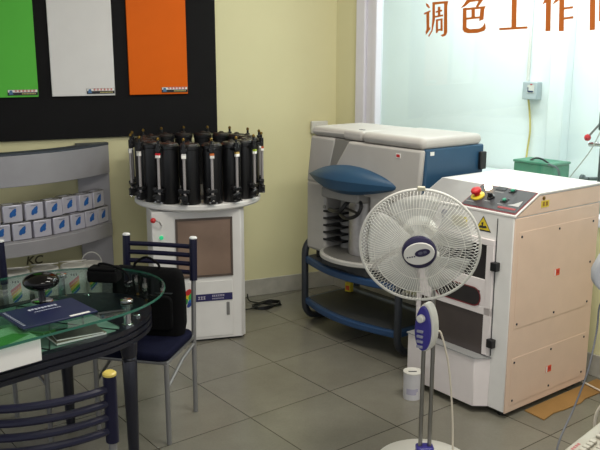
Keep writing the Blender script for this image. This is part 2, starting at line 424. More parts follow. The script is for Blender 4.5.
def rainbow(parent, sx, y, z, s, front=-1):
    bars = [((200, 60, 70), 0), ((226, 130, 50), 1), ((226, 206, 60), 2), ((70, 160, 80), 3), ((50, 110, 170), 4)]
    for rgb, k in bars:
        bm = new()
        zz = z-k*0.14*s
        prism(bm, [(sx-0.5*s+0.03*k*s, zz-0.02*s), (sx+0.45*s+0.0*k, zz+0.42*s), (sx+0.5*s, zz+0.27*s), (sx-0.42*s+0.03*k*s, zz-0.17*s)], y-0.0012-0.0001*k, y, 'xz')
        obj('rainbow_stripe', bm, mat('stripe_%d_%d_%d' % rgb, rgb, 0.5), parent)

def bent_label(bm, r, a0, a1, z0, z1, n=8):
    vs = []
    for i in range(n+1):
        a = a0+(a1-a0)*i/n
        vs += [(r*math.sin(a), -r*math.cos(a), z0(i/n) if callable(z0) else z0), (r*math.sin(a), -r*math.cos(a), z1(i/n) if callable(z1) else z1)]
    addgeo(bm, vs, [(2*i, 2*i+2, 2*i+3, 2*i+1) for i in range(n)])

def make_bucket():
    t = thing('paint_bucket', '', 'bucket', group='white buckets on the bottom shelf')
    bm = new(); lathe(bm, [(0.070, 0.0), (0.074, 0.01), (0.080, 0.19), (0.081, 0.20)], 28); obj('bucket_body', bm, white_plastic, t)
    bm = new(); lathe(bm, [(0.086, 0.192), (0.087, 0.205), (0.084, 0.214), (0.074, 0.217), (0.070, 0.212)], 28); obj('lid', bm, white_plastic, t)
    bm = new(); tube(bm, [(0.084*math.cos(a), 0.01, 0.20+0.085*math.sin(a)) for a in [PI*k/16 for k in range(17)]], 0.0035, 6); obj('handle', bm, white_plastic, t)
    for k, rgb in enumerate(((208, 70, 80), (228, 140, 60), (222, 206, 70), (80, 160, 90), (60, 110, 170))):
        bm = new(); zz = 0.125-k*0.017
        bent_label(bm, 0.0800-0.0004*k, -0.42+0.05*k, 0.40+0.02*k, lambda t, zz=zz: zz-0.02+0.045*t, lambda t, zz=zz: zz-0.003+0.045*t)
        obj('rainbow_stripe', bm, mat('bucket_stripe_%d' % k, rgb, 0.5), t)
    bm = new()
    for k in range(3):
        a = -0.25+k*0.2; bent_label(bm, 0.0815, a, a+0.1, 0.165, 0.178, 2)
    obj('lettering', bm, ink, t)
    return t
b0 = make_bucket()
bl = ['white rainbow-label bucket with raised handle, beside the shelf post', 'white rainbow-label bucket, second from the shelf post', 'white rainbow-label bucket behind the dark glossy mushroom-shaped ornament',
      'white rainbow-label bucket farthest from the shelf post, beside the blue chair']
for k, (x, y, sc) in enumerate(((-0.165, -0.15, 0.78), (-0.292, -0.235, 0.93), (-0.462, -0.235, 0.95), (-0.635, -0.25, 0.95))):
    t = b0 if k == 0 else copy_tree(b0)
    q = A25m @ V((x, y, 0.2203)); place(t, q, 17); t.scale = (sc, sc, 1.05 if k else 0.95); t['label'] = bl[k]
    if k:
        for ch in t.children:
            if ch.name.startswith('handle'): ch.rotation_euler = (math.radians(78), 0, 0); ch.location = (0, 0.2, 0.185)
# letters on the wall behind the shelf
cu = bpy.data.curves.new('kc', 'FONT'); cu.body = 'KC'; cu.size = 0.075; cu.extrude = 0.0008; cu.shear = 0.2; cu.offset = 0.0015
to = bpy.data.objects.new('kc_tmp', cu); COL.objects.link(to)
bpy.context.view_layer.update()
me = bpy.data.meshes.new_from_object(to.evaluated_get(bpy.context.evaluated_depsgraph_get()))
bpy.data.objects.remove(to)
kc = bpy.data.objects.new('wall_letters', me); COL.objects.link(kc); me.materials.clear(); me.materials.append(mat('faded_black_letters', (100, 95, 72), 0.8))
kc.location = LW(-2.225, -0.002, 0.415); kc.rotation_euler = (PI/2, 0, A25)
tag(kc, 'dark letters KC on the yellow wall behind the buckets', 'lettering')

# ---------------------------------------------------------------- tinting dispenser with canister carousel
D = thing('paint_dispenser', 'white tinting machine cabinet with carousel of black canisters', 'dispenser', (-0.641, 4.815, 0), 15)
hw, yf, yb = 0.268, -0.29, 0.26
plan = [(-0.315, yf), (0.215, yf), (0.24, yf+0.03), (0.25, 0.0), (0.19, yb), (-0.24, yb), (-0.325, 0)]
bm = new(); prism(bm, plan, 0.012, 0.825, 'xy'); obj('cabinet', bm, white_paint, D, 0.006)
bm = new(); prism(bm, [(x*0.94, y*0.94) for x, y in plan], 0.0, 0.012, 'xy'); obj('plinth', bm, black_plastic, D)
bm = new(); lathe(bm, [(0.28, 0.815), (0.34, 0.825), (0.385, 0.837), (0.392, 0.846), (0.392, 0.866), (0.384, 0.872)], 56); obj('turntable', bm, white_paint, D)
bm = new(); lathe(bm, [(0.2, 0.8721), (0.2, 0.90), (0.18, 0.905)], 40); obj('inner_ring', bm, grey_metal, D)
# recessed bronze window
bm = new()
for a in ((-0.178, 0.162, 0.765, 0.778), (-0.178, 0.162, 0.413, 0.426), (-0.178, -0.166, 0.413, 0.778), (0.15, 0.162, 0.413, 0.778)):
    bx(bm, a[0], a[1], yf-0.010, yf+0.002, a[2], a[3])
obj('bay_frame', bm, mat('bay_frame_brown', (96, 84, 76), 0.4, 0.3), D)
bm = new(); bx(bm, -0.17, 0.155, yf-0.004, yf+0.001, 0.42, 0.77); obj('bay_window', bm, mat('bronze_window', (150, 126, 110), 0.28, 0.45, var=0.18, scale=4), D, label='brown bronze-tinted dispensing window')
# door
bm = new(); bx(bm, -0.148, 0.157, yf-0.006, yf+0.001, 0.03, 0.386); dr = obj('door', bm, white_paint, D, 0.004)
bm = new(); bx(bm, 0.117, 0.136, yf-0.012, yf-0.006, 0.163, 0.247); lt = obj('latch', bm, grey_metal, dr, 0.003)
bm = new(); bx(bm, -0.075, 0.155, yf-0.0085, yf-0.006, 0.26, 0.305); bd_ = obj('name_band', bm, mat('navy_band', (40, 38, 92), 0.5), dr, label='navy name band with white lettering')
bm = new()
for x0, n, w, z0, z1 in ((-0.056, 3, 0.013, 0.273, 0.292), (0.03, 7, 0.009, 0.286, 0.297), (0.03, 10, 0.006, 0.270, 0.277)):
    for k in range(n):
        x = x0+k*w*1.22
        bx(bm, x, x+w*0.9, yf-0.0092, yf-0.0084, z1-0.3*(z1-z0), z1); bx(bm, x+w*0.3, x+w*0.6, yf-0.0092, yf-0.0084, z0, z1); bx(bm, x, x+w*0.9, yf-0.0092, yf-0.0084, z0, z0+0.25*(z1-z0))
bd_2 = obj('lettering', bm, mat('lilac_white_print', (206, 200, 216), 0.5), dr)
paw = [((196, 40, 40), -0.118, 0.315, 0.03), ((226, 120, 40), -0.142, 0.29, 0.024), ((224, 200, 50), -0.124, 0.285, 0.022), ((60, 150, 70), -0.136, 0.262, 0.024), ((46, 110, 180), -0.100, 0.262, 0.026), ((60, 170, 90), -0.098, 0.30, 0.022), ((40, 60, 130), -0.112, 0.245, 0.016)]
for i, (rgb, x, z, r) in enumerate(paw):
    bm = new(); prism(bm, [(x+r*0.7*math.cos(a)+0.4*r*math.sin(a), z+r*math.sin(a)) for a in [2*PI*k/14 for k in range(14)]], yf-0.0088-0.0003*i, yf-0.006, 'xz')
    obj('splash_emblem', bm, mat('emblem_%d_%d_%d' % rgb, rgb, 0.5), dr)
# lever and lamp
bm = new(); tube(bm, smooth([(-0.255, yf, 0.745), (-0.262, yf-0.03, 0.75), (-0.275, yf-0.04, 0.775), (-0.30, yf-0.045, 0.785)], 5), 0.004, 8); lv = obj('lever', bm, chrome, D)
bm = new(); lathe(bm, [(0.002, -0.016), (0.012, -0.012), (0.017, 0), (0.012, 0.012), (0.002, 0.016)], 16, M.Translation((-0.309, yf-0.046, 0.787))); obj('lever_knob', bm, red_p, lv, label='red ball knob')
bm = new(); lathe(bm, [(0.012, 0), (0.012, 0.01), (0.008, 0.014)], 16, M.Translation((-0.262, yf, 0.672)) @ M.Rotation(PI/2, 4, 'X')); obj('indicator_lamp', bm, mat('green_lamp', (40, 190, 120), 0.3, emit=(60, 230, 160), es=0.35), D, label='lit green lamp')
# canisters
def make_canister():
    bm = new(); lathe(bm, [(0.054, 0.0), (0.057, 0.008), (0.057, 0.345), (0.061, 0.35), (0.061, 0.368), (0.055, 0.375), (0.045, 0.378)], 22)
    c = obj('canister', bm, black_plastic)
    bm = new(); lathe(bm, [(0.056, 0.3755), (0.050, 0.383), (0.02, 0.386), (0.012, 0.394), (0.004, 0.396)], 18); obj('canister_lid', bm, mat('dark_lid', (34, 28, 26), 0.4), c)
    bm = new(); cyl(bm, (-0.024, -0.078, 0.06), (-0.024, -0.078, 0.30), 0.0085, n=12); obj('gauge_tube', bm, mat('gauge_tube', (176, 170, 168), 0.35, 0.4), c)
    bm = new(); box(bm, (-0.024, -0.081, 0.312), (0.024, 0.016, 0.03)); obj('label_tag', bm, paper_w, c)
    bm = new(); cyl(bm, (-0.024, -0.074, 0.33), (-0.024, -0.074, 0.385), 0.014, n=12); cyl(bm, (-0.024, -0.074, 0.385), (-0.024, -0.074, 0.405), 0.007, n=10); box(bm, (-0.024, -0.06, 0.345), (0.034, 0.05, 0.02)); cyl(bm, (-0.042, -0.074, 0.355), (-0.006, -0.074, 0.355), 0.006, n=10)
    obj('pump_head', bm, black_plastic, c, 0.002)
    bm = new(); lathe(bm, [(0.006, 0.405), (0.009, 0.408), (0.009, 0.418), (0.004, 0.424)], 12, M.Translation((-0.024, -0.074, 0))); obj('brass_screw', bm, brass, c)
    bm = new(); box(bm, (-0.026, -0.072, 0.09), (0.06, 0.03, 0.022)); box(bm, (-0.024, -0.074, 0.04), (0.034, 0.04, 0.05)); cyl(bm, (-0.062, -0.082, 0.05), (-0.02, -0.082, 0.062), 0.011, n=10); cyl(bm, (-0.05, -0.09, 0.1), (-0.05, -0.06, 0.1), 0.012, n=10)
    obj('valve_block', bm, black_plastic, c, 0.003)
    bm = new(); cyl(bm, (-0.024, -0.094, 0.028), (-0.024, -0.08, 0.03), 0.008, n=10); cyl(bm, (-0.044, -0.094, 0.02), (-0.044, -0.08, 0.02), 0.005, n=8); cyl(bm, (-0.004, -0.094, 0.016), (-0.004, -0.08, 0.016), 0.005, n=8); obj('nozzle', bm, chrome, c)
    return c
c0 = make_canister()
tagcols = [(206, 110, 50), (170, 140, 70), (150, 170, 40), (200, 90, 40), (220, 220, 216), (206, 120, 60), (40, 90, 160), (220, 220, 216), (180, 40, 40), (210, 180, 60), (220, 220, 216), (70, 150, 80), (220, 220, 216), (220, 216, 210), (204, 30, 40), (214, 212, 210)]
NCAN = 16
cans = []
for k in range(NCAN):
    c = c0 if k == 0 else copy_tree(c0)
    cans.append(c)
for k, c in enumerate(cans):
    a = 2*PI*(k+0.35)/NCAN
    c.parent = D; c.rotation_euler = (0, 0, a); c.location = (0.328*math.sin(a), -0.328*math.cos(a), 0.8725); c.scale = (1, 1, 0.925)
    for ch in c.children:
        if ch.name.startswith('label_tag'):
            if k: ch.data = ch.data.copy()
            bmt = bmesh.new(); bmt.from_mesh(ch.data)
            tm = mat('tag_%d_%d_%d' % tagcols[k], tagcols[k], 0.5)
            if len(ch.data.materials) > 1: ch.data.materials[1] = tm
            else: ch.data.materials.append(tm)
            for f in bmt.faces:
                f.material_index = 0
            top = bmesh.ops.bisect_plane(bmt, geom=bmt.verts[:]+bmt.edges[:]+bmt.faces[:], plane_co=(0, 0, 0.314), plane_no=(0, 0, 1))
            for f in bmt.faces:
                if f.calc_center_median().z > 0.314: f.material_index = 1
            bmt.to_mesh(ch.data); bmt.free()
# power cable coil on the floor
bm = new(); pts = []
for k in range(60):
    a = 2*PI*k/14; r = 0.075+0.018*math.sin(k*0.9)
    pts.append((r*1.25*math.cos(a), r*0.85*math.sin(a), 0.006+0.0008*k*0.45+0.003*math.sin(k*1.7)))
pts = [(-0.13, 0.02, 0.10), (-0.12, 0.03, 0.05), (-0.06, 0.08, 0.014)]+pts+[(-0.1, -0.05, 0.02), (-0.17, -0.04, 0.006)]
tube(bm, smooth(pts, 3), 0.0045, 6)
o = obj('power_cable', bm, black_plastic); place(o, (-0.235, 5.20, 0), 15); tag(o, 'coiled black power cable on the floor beside the white dispenser', 'cable')

# ---------------------------------------------------------------- trolley
TR = thing('machine_trolley', 'blue two-shelf trolley of bent dark tube under the grey mixing machine', 'trolley', (0.033, 4.92, 0), -52)
def shelf_poly(x0, x1, yb, bow, y0=0.0, n=20):
    return [(x0+(x1-x0)*i/n, y0-bow*math.sin(PI*i/n)) for i in range(n+1)]+[(x1, yb), (x0, yb)]
TW = 0.86
for z0, z1, nm in ((0.402, 0.446, 'upper_shelf'), (0.122, 0.164, 'lower_shelf')):
    bm = new(); prism(bm, shelf_poly(0.0, TW, 0.44, 0.085, -0.005), z0, z1, 'xy'); s = obj(nm, bm, shelf_blue, TR, 0.008)
    bm = new(); prism(bm, shelf_poly(0.03, TW-0.03, 0.43, 0.07, 0.01), z1, z1+0.003, 'xy'); obj('shelf_mat', bm, shelf_dark, s, label='dark grey mat')
for x in (0.0, TW):
    bm = new()
    loop = []
    for cy, cz, a0 in ((0.36, 0.46, 0), (0.10, 0.46, 90), (0.10, 0.124, 180), (0.36, 0.124, 270)):
        for k in range(7):
            a = math.radians(a0+15*k); loop.append((x, cy+0.10*math.cos(a), cz+0.10*math.sin(a)))
    tube(bm, loop, 0.023, 12, closed=True); obj('side_frame', bm, tube_dark, TR)
bm = new(); cyl(bm, (0, 0.45, 0.30), (TW, 0.45, 0.30), 0.016); obj('rear_rail', bm, tube_dark, TR)
# small yellow box at the back of the lower shelf
o_ = M.Translation((0.033, 4.92, 0)) @ M.Rotation(math.radians(-52), 4, 'Z')
yb_ = thing('yellow_packet', 'small yellow packet at the back of the trolley lower shelf', 'packet', tuple(o_ @ V((0.10, 0.30, 0.167))), -40)
bm = new(); box(bm, (0, 0, 0.033), (0.046, 0.035, 0.062)); obj('carton', bm, yellow_p, yb_, 0.003)
bm = new(); box(bm, (0, -0.0182, 0.03), (0.03, 0.001, 0.03)); obj('print_patch', bm, orange_p, yb_)

# ---------------------------------------------------------------- grey mixing machine
MX = thing('mixing_machine', 'large warm grey mixing machine with blue visor and blue side on the trolley', 'machine', (0.033, 4.92, 0.45), -52)
zz = lambda z: z-0.45
# outer shell, with recess opening a 0.19..0.64 z 0.52..0.93
bm = new()
back = 0.42
bx(bm, 0.012, 0.20, 0.0, back, zz(0.50), zz(0.95))                        # left column
bx(bm, 0.645, 1.03, -0.045, back, zz(0.50), zz(0.95))                      # right block
bx(bm, 0.20, 0.645, 0.25, back, zz(0.50), zz(0.95))                       # back of the recess
obj('lower_body', bm, beige_plastic, MX, 0.02, 3)
bm = new()
prism(bm, [(0.012, 0.94), (0.21, 0.94), (0.30, 1.235), (0.055, 1.235)], zz(0)*0+0.0, back, 'xz', M.Translation((0, 0, -0.45)))
obj('left_column', bm, beige_plastic, MX, 0.016, 3)
bm = new()
prism(bm, [(0.24, 0.93), (1.03, 0.93), (1.055, 1.235), (0.47, 1.235)], -0.055, back, 'xz', M.Translation((0, 0, -0.45)))
obj('front_panel', bm, beige_plastic, MX, 0.014, 3)
bm = new()   # darker grey diagonal facet between them
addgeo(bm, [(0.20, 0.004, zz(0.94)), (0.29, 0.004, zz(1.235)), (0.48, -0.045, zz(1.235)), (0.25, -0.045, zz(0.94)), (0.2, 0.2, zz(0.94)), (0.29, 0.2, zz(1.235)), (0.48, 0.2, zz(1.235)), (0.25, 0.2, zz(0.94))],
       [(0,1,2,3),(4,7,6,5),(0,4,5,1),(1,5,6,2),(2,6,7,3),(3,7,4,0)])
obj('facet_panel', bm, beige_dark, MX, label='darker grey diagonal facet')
# top lid: rounded slab
bm = new(); bx(bm, 0.055, 0.60, 0.0, back+0.008, zz(1.2365), zz(1.295)); obj('top_cover', bm, beige_plastic, MX, 0.035, 5)
bm = new(); bx(bm, 0.575, 1.062, -0.055, back+0.01, zz(1.2365), zz(1.30)); obj('lid', bm, beige_plastic, MX, 0.034, 5)
bm = new(); bx(bm, 0.40, 0.57, -0.035, 0.2, zz(1.24), zz(1.298)); hl = obj('access_hatch', bm, beige_plastic, MX, 0.02, 4)
bm = new(); bx(bm, 0.47, 0.51, 0.03, 0.045, zz(1.2978), zz(1.300)); obj('finger_slot', bm, ink, hl)
# blue side
bm = new(); bx(bm, 1.025, 1.062, -0.03, back+0.02, zz(0.50), zz(1.24)); obj('side_panel', bm, blue_plastic, MX, 0.01, 3, label='blue side panel')
bm = new(); bx(bm, 1.062, 1.085, back-0.03, back+0.02, zz(1.10), zz(1.20)); obj('side_catch', bm, black_plastic, MX, 0.006)
bm = new(); bx(bm, 1.062, 1.064, 0.0, 0.03, zz(1.205), zz(1.225)); obj('side_sticker', bm, paper_w, MX)
bm = new(); bx(bm, 0.865, 0.90, -0.0575, -0.055, zz(1.18), zz(1.205)); st = obj('badge', bm, paper_w, MX, label='tiny white and red badge')
bm = new(); bx(bm, 0.87, 0.895, -0.0585, -0.0575, zz(1.185), zz(1.20)); obj('badge_print', bm, red_p, st)
# visor: crescent canopy
bm = new()
N = 28; rows = []
for i in range(N+1):
    t = i/N; x = 0.075+0.845*t; w = (4*t*(1-t))**1.12
    zc = 1.0+0.015*t
    sec = [(-0.03, zc+0.088*w), (-0.05*w-0.03, zc+0.092*w), (-0.09*w-0.03, zc+0.078*w), (-0.125*w-0.03, zc+0.045*w), (-0.138*w-0.03, zc+0.012*w), (-0.125*w-0.03, zc-0.045*w), (-0.09*w-0.03, zc-0.070*w), (-0.03, zc-0.073*w)]
    rows.append([bm.verts.new((x, y, zz(z))) for y, z in sec])
for i in range(N):
    for k in range(8):
        j = (k+1) % 8
        bm.faces.new((rows[i][k], rows[i][j], rows[i+1][j], rows[i+1][k]))
bmesh.ops.remove_doubles(bm, verts=bm.verts, dist=1e-5)
obj('visor', bm, blue_plastic, MX, ang=30, label='pointed blue visor canopy')
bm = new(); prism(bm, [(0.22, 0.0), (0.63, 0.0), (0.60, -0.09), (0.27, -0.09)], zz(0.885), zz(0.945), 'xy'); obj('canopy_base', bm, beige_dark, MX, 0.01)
# recess interior
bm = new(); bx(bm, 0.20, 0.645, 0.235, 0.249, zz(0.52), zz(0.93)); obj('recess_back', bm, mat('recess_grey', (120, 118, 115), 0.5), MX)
bm = new(); cyl(bm, (0.47, 0.10, zz(0.545)), (0.47, 0.10, zz(0.90)), 0.105, n=40); obj('drum', bm, mat('brushed_drum', (190, 186, 184), 0.35, 0.7, var=0.1, scale=30), MX, label='silver drum')
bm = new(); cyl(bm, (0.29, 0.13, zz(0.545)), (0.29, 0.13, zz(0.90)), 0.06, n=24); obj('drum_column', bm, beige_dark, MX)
for k in range(5):
    z = 0.585+k*0.045
    bm = new(); prism(bm, [(0.185, -0.004), (0.335, 0.02), (0.335, 0.2), (0.205, 0.2), (0.185, 0.05)], zz(z), zz(z+0.014), 'xy'); obj('shelf_fin', bm, black_plastic, MX, 0.003)
bm = new(); tube(bm, smooth([(0.46, 0.0, zz(0.90)), (0.46, -0.06, zz(0.86)), (0.42, -0.08, zz(0.815)), (0.28, -0.03, zz(0.80))], 5), 0.013, 8)
tube(bm, smooth([(0.48, 0.0, zz(0.905)), (0.63, -0.09, zz(0.89)), (0.62, -0.11, zz(0.83)), (0.53, -0.11, zz(0.795)), (0.44, -0.08, zz(0.80))], 5), 0.011, 8)
tube(bm, [(0.46, -0.06, zz(0.84)), (0.62, -0.11, zz(0.84))], 0.008, 8)
obj('clamp_arm', bm, black_plastic, MX)
bm = new(); lathe(bm, [(0.012, 0), (0.012, 0.006)], 14, M.Translation((0.197, 0.0, zz(0.80))) @ M.Rotation(PI/2, 4, 'X')); obj('lock_button', bm, beige_dark, MX)
# tray
el = [(0.45+0.255*math.cos(a), 0.02+0.165*math.sin(a)) for a in [PI+PI*k/30 for k in range(31)]]+[(0.705, 0.10), (0.195, 0.10)]
bm = new(); prism(bm, el, zz(0.512), zz(0.54), 'xy'); tr = obj('tray', bm, mat('pale_tray_rim', (184, 182, 176), 0.45), MX, 0.006)
bm = new(); prism(bm, [(0.45+(x-0.45)*0.93, 0.03+(y-0.02)*0.93) for x, y in el], zz(0.5401), zz(0.543), 'xy'); obj('tray_mat', bm, mat('tray_grey', (112, 110, 106), 0.45, var=0.08), tr)
bm = new(); prism(bm, [(0.25+0.4*i/10, -0.06+0.01*(i % 2)) for i in range(11)]+[(0.65, 0.25), (0.25, 0.25)], zz(0.453), zz(0.512), 'xy'); obj('tray_pedestal', bm, shelf_dark, MX)
for x in (0.09, 0.98):
    for y in (0.06, 0.36):
        bm = new(); cyl(bm, (x, y, 0.0), (x, y, zz(0.503)), 0.03, n=16)
        if x < 0.86: obj('foot', bm, black_plastic, MX)
        else: bm.free()

# ---------------------------------------------------------------- shaker (white and cream cabinet)
SX, SY = 0.983-0.609*0.30, 3.47+0.793*0.30
SK = thing('paint_shaker', 'tall white paint shaker cabinet with cream side panels and sloped control panel', 'machine', (SX, SY, 0), -52.48)
bw, bdp = 0.30, 0.69
prof = [(0.0, 0.035), (0.0, 1.0), (0.17, 1.088), (bdp, 1.088), (bdp, 0.035)]
bm = new(); prism(bm, prof, -bw, bw-0.006, 'yz'); obj('cabinet', bm, white_paint, SK, 0.004)
bm = new(); prism(bm, [(0.004, 0.03), (0.004, 0.992), (bdp-0.004, 0.992), (bdp-0.004, 0.03)], bw-0.006, bw, 'yz'); sd = obj('side_panel', bm, peach, SK, 0.002, label='cream side panel with screws')
bm = new(); prism(bm, [(0.012, 1.0), (0.173, 1.081), (bdp-0.004, 1.081), (bdp-0.004, 0.998), (0.02, 0.998)], bw-0.006, bw, 'yz'); sd2 = obj('hood_side', bm, peach, SK, 0.002, label='cream upper side strip')
bm = new(); prism(bm, [(-0.003, 0.998), (-0.003, 1.008), (0.168, 1.096), (bdp, 1.096), (bdp, 1.088), (0.17, 1.088), (0.0, 1.0)], -bw-0.003, bw+0.003, 'yz'); obj('hood', bm, white_paint, SK, 0.002)
for sx in (-0.25, 0.25):
    for sy in (0.05, 0.63):
        bm = new(); cyl(bm, (sx, sy, 0), (sx, sy, 0.036), 0.022, n=14); obj('foot', bm, black_plastic, SK)
# inset access panels: raised 1.5mm plates with screws
for z0, z1 in ((0.455, 0.925), (0.065, 0.305)):
    bm = new(); bx(bm, bw, bw+0.0018, 0.035, 0.655, z0, z1); pl_ = obj('access_panel', bm, peach, sd, 0.001)
    scr = [(0.055, z0+0.022), (0.348, z0+0.022), (0.635, z0+0.022), (0.055, z1-0.022), (0.348, z1-0.022), (0.635, z1-0.022)]
    if z1 > 0.5: scr += [(0.635, 0.69)]
    for y, z in scr:
        bm = new(); lathe(bm, [(0.006, 0), (0.006, 0.002), (0.004, 0.003)], 10, M.Translation((bw+0.0018, y, z)) @ M.Rotation(PI/2, 4, 'Y')); obj('screw', bm, ink, sd)
for y, z in ((0.351, 0.683), (0.339, 0.18)):
    bm = new(); bx(bm, bw+0.0018, bw+0.003, y-0.022, y+0.022, z-0.017, z+0.017); s_ = obj('caution_label', bm, orange_p, sd, label='orange caution label')
    bm = new(); bx(bm, bw+0.003, bw+0.0036, y-0.021, y-0.011, z-0.016, z+0.016)
    obj('label_edge', bm, paper_w, sd)
    bm = new()
    for k in range(3): bx(bm, bw+0.003, bw+0.0036, y-0.004+k*0.008, y+0.002+k*0.008, z-0.006, z+0.010)
    obj('label_print', bm, red_p, sd)
bm = new(); bx(bm, bw, bw+0.0015, 0.188, 0.249, 1.024, 1.056); yl = obj('yellow_sticker', bm, yellow_p, sd2, label='yellow warning sticker')
bm = new(); bx(bm, bw+0.0015, bw+0.002, 0.198, 0.214, 1.03, 1.05); bx(bm, bw+0.0015, bw+0.002, 0.222, 0.24, 1.03, 1.05); obj('sticker_print', bm, mat('brown_print', (150, 110, 20), 0.5), sd2)
# front: door, windows
bm = new()
# door sheet with three openings built from strips (x -0.28..0.205, z 0.30..0.86)
yd0, yd1 = -0.016, -0.002
for x0, x1, z0, z1 in ((-0.285, 0.20, 0.845, 0.875), (-0.285, 0.165, 0.615, 0.675), (-0.285, 0.20, 0.50, 0.54), (0.158, 0.20, 0.30, 0.845), (-0.285, -0.26, 0.30, 0.875), (-0.285, -0.15, 0.54, 0.62), (0.13, 0.165, 0.54, 0.62)):
    bx(bm, x0, x1, yd0, yd1, z0, z1)
dr = obj('door', bm, pinkish, SK, 0.002)
dark_acr = mat('smoked_acrylic', (44, 40, 40), 0.15, var=0.15)
bm = new(); bx(bm, -0.26, 0.158, -0.010, -0.001, 0.675, 0.845); obj('upper_window', bm, dark_acr, dr, label='dark upper window')
bm = new(); prism(bm, rrect(-0.155, 0.135, 0.535, 0.622, 0.042), -0.0175, -0.001, 'xz'); obj('handle_slot', bm, dark_acr, dr, label='dark rounded grip slot')
bm = new()
q = rrect(-0.160, 0.140, 0.530, 0.627, 0.046); q2 = rrect(-0.154, 0.134, 0.536, 0.621, 0.041)
for i in range(len(q)):
    j = (i+1) % len(q)
    addgeo(bm, [(q[i][0], -0.0185, q[i][1]), (q[j][0], -0.0185, q[j][1]), (q2[j][0], -0.0185, q2[j][1]), (q2[i][0], -0.0185, q2[i][1])], [(0, 1, 2, 3)])
obj('slot_rim', bm, mat('dark_red_rim', (120, 34, 40), 0.4), dr)
bm = new(); bx(bm, -0.255, 0.158, -0.010, -0.001, 0.27, 0.50); obj('lower_window', bm, mat('smoked_acrylic_brown', (74, 66, 64), 0.15, var=0.2, scale=4), dr, label='smoked brown lower window')
for z in (0.752, 0.37):
    bm = new(); box(bm, (0.213, -0.016, z), (0.036, 0.03, 0.042)); obj('hinge', bm, black_plastic, SK, 0.003)
bm = new(); bx(bm, 0.2015, 0.2045, -0.003, 0.001, 0.30, 0.98); obj('door_gap', bm, ink, SK)
# lower kick panel that bulges forward, with metal ledge
bm = new(); prism(bm, [(-0.295, 0.0), (-0.295, -0.06), (0.155, -0.06), (0.205, 0.0)], 0.035, 0.285, 'xy'); obj('kick_panel', bm, pinkish, SK, 0.004)
bm = new(); prism(bm, [(-0.298, -0.001), (-0.298, -0.068), (0.160, -0.068), (0.21, -0.001)], 0.287, 0.293, 'xy'); obj('ledge', bm, mat('grey_ledge', (176, 176, 176), 0.4, 0.4), SK)
# stickers on the front
bm = new(); prism(bm, [(0.076, 0.912), (0.160, 0.912), (0.118, 0.972)], -0.0015, 0.0, 'xz'); ws = obj('warning_triangle', bm, yellow_p, SK, label='yellow warning triangle')
bm = new(); prism(bm, [(0.095, 0.92), (0.118, 0.92), (0.142, 0.924), (0.135, 0.934), (0.118, 0.93), (0.120, 0.95), (0.108, 0.945), (0.112, 0.932), (0.098, 0.93)], -0.0025, -0.0015, 'xz'); obj('hazard_mark', bm, ink, ws)
bm = new(); prism(bm, [(0.07, 0.905), (0.167, 0.905), (0.118, 0.98)], -0.0008, 0.0, 'xz'); obj('triangle_border', bm, ink, ws)
bm = new(); bx(bm, -0.075, 0.02, -0.0015, 0.0, 0.905, 0.955); nt_ = obj('notice_sticker', bm, mat('pale_yellow_sticker', (220, 206, 110), 0.5), SK, label='pale yellow notice sticker')
bm = new()
for k in range(3): bx(bm, -0.068, 0.012, -0.0022, -0.0015, 0.913+0.013*k, 0.918+0.013*k)
obj('notice_print', bm, mat('olive_print', (140, 126, 50), 0.5), nt_)
bm = new(); lathe(bm, [(0.024, 0), (0.024, 0.0015)], 20, M.Translation((-0.124, 0, 0.95)) @ M.Rotation(PI/2, 4, 'X')); obj('round_sticker', bm, mat('grey_sticker', (166, 166, 176), 0.5), SK)
# sloped control panel
sl_a = math.atan2(0.088, 0.17)
SLP = M.Translation((0, -0.0005, 1.0085)) @ M.Rotation(sl_a, 4, 'X')      # local x, y up the slope, z out of it
SLEN = math.hypot(0.17, 0.088)
bm = new(); bx(bm, -bw+0.004, -0.03, 0.006, SLEN-0.006, 0.0005, 0.003, SLP); obj('blank_panel', bm, mat('grey_blank_panel', (150, 148, 146), 0.45), SK, label='grey left half of the sloped panel')
bm = new(); bx(bm, -0.03, bw-0.004, 0.004, SLEN-0.004, 0.0005, 0.003, SLP); obj('panel_border', bm, mat('dark_red_border', (120, 36, 42), 0.4), SK)
bm = new(); bx(bm, -0.024, bw-0.010, 0.012, SLEN-0.010, 0.003, 0.0045, SLP); cp = obj('control_panel', bm, mat('charcoal_panel', (58, 58, 62), 0.4), SK, label='charcoal control panel with red border')
def on(x, y): return SLP @ M.Translation((x, y*SLEN/0.17, 0.0045))
bm = new(); lathe(bm, [(0.034, 0), (0.034, 0.006), (0.028, 0.010)], 24, on(0.018, 0.075)); eb = obj('stop_button_base', bm, yellow_p, cp)
bm = new(); lathe(bm, [(0.014, 0.008), (0.014, 0.022), (0.024, 0.026), (0.026, 0.036), (0.022, 0.043), (0.01, 0.046)], 24, on(0.018, 0.075)); obj('stop_button', bm, red_p, cp, label='red mushroom stop button')
bm = new(); lathe(bm, [(0.018, 0), (0.018, 0.006), (0.017, 0.022), (0.010, 0.03)], 20, on(0.030, 0.140)); obj('signal_lamp', bm, mat('lit_lamp', (255, 236, 210), 0.3, emit=(255, 225, 190), es=5.0), cp, label='lit white signal lamp')
bm = new(); lathe(bm, [(0.019, 0), (0.019, 0.006), (0.013, 0.008), (0.012, 0.02)], 20, on(0.092, 0.083)); box(bm, (0, 0, 0.02), (0.024, 0.008, 0.012), on(0.092, 0.083)); obj('selector_knob', bm, black_plastic, cp)
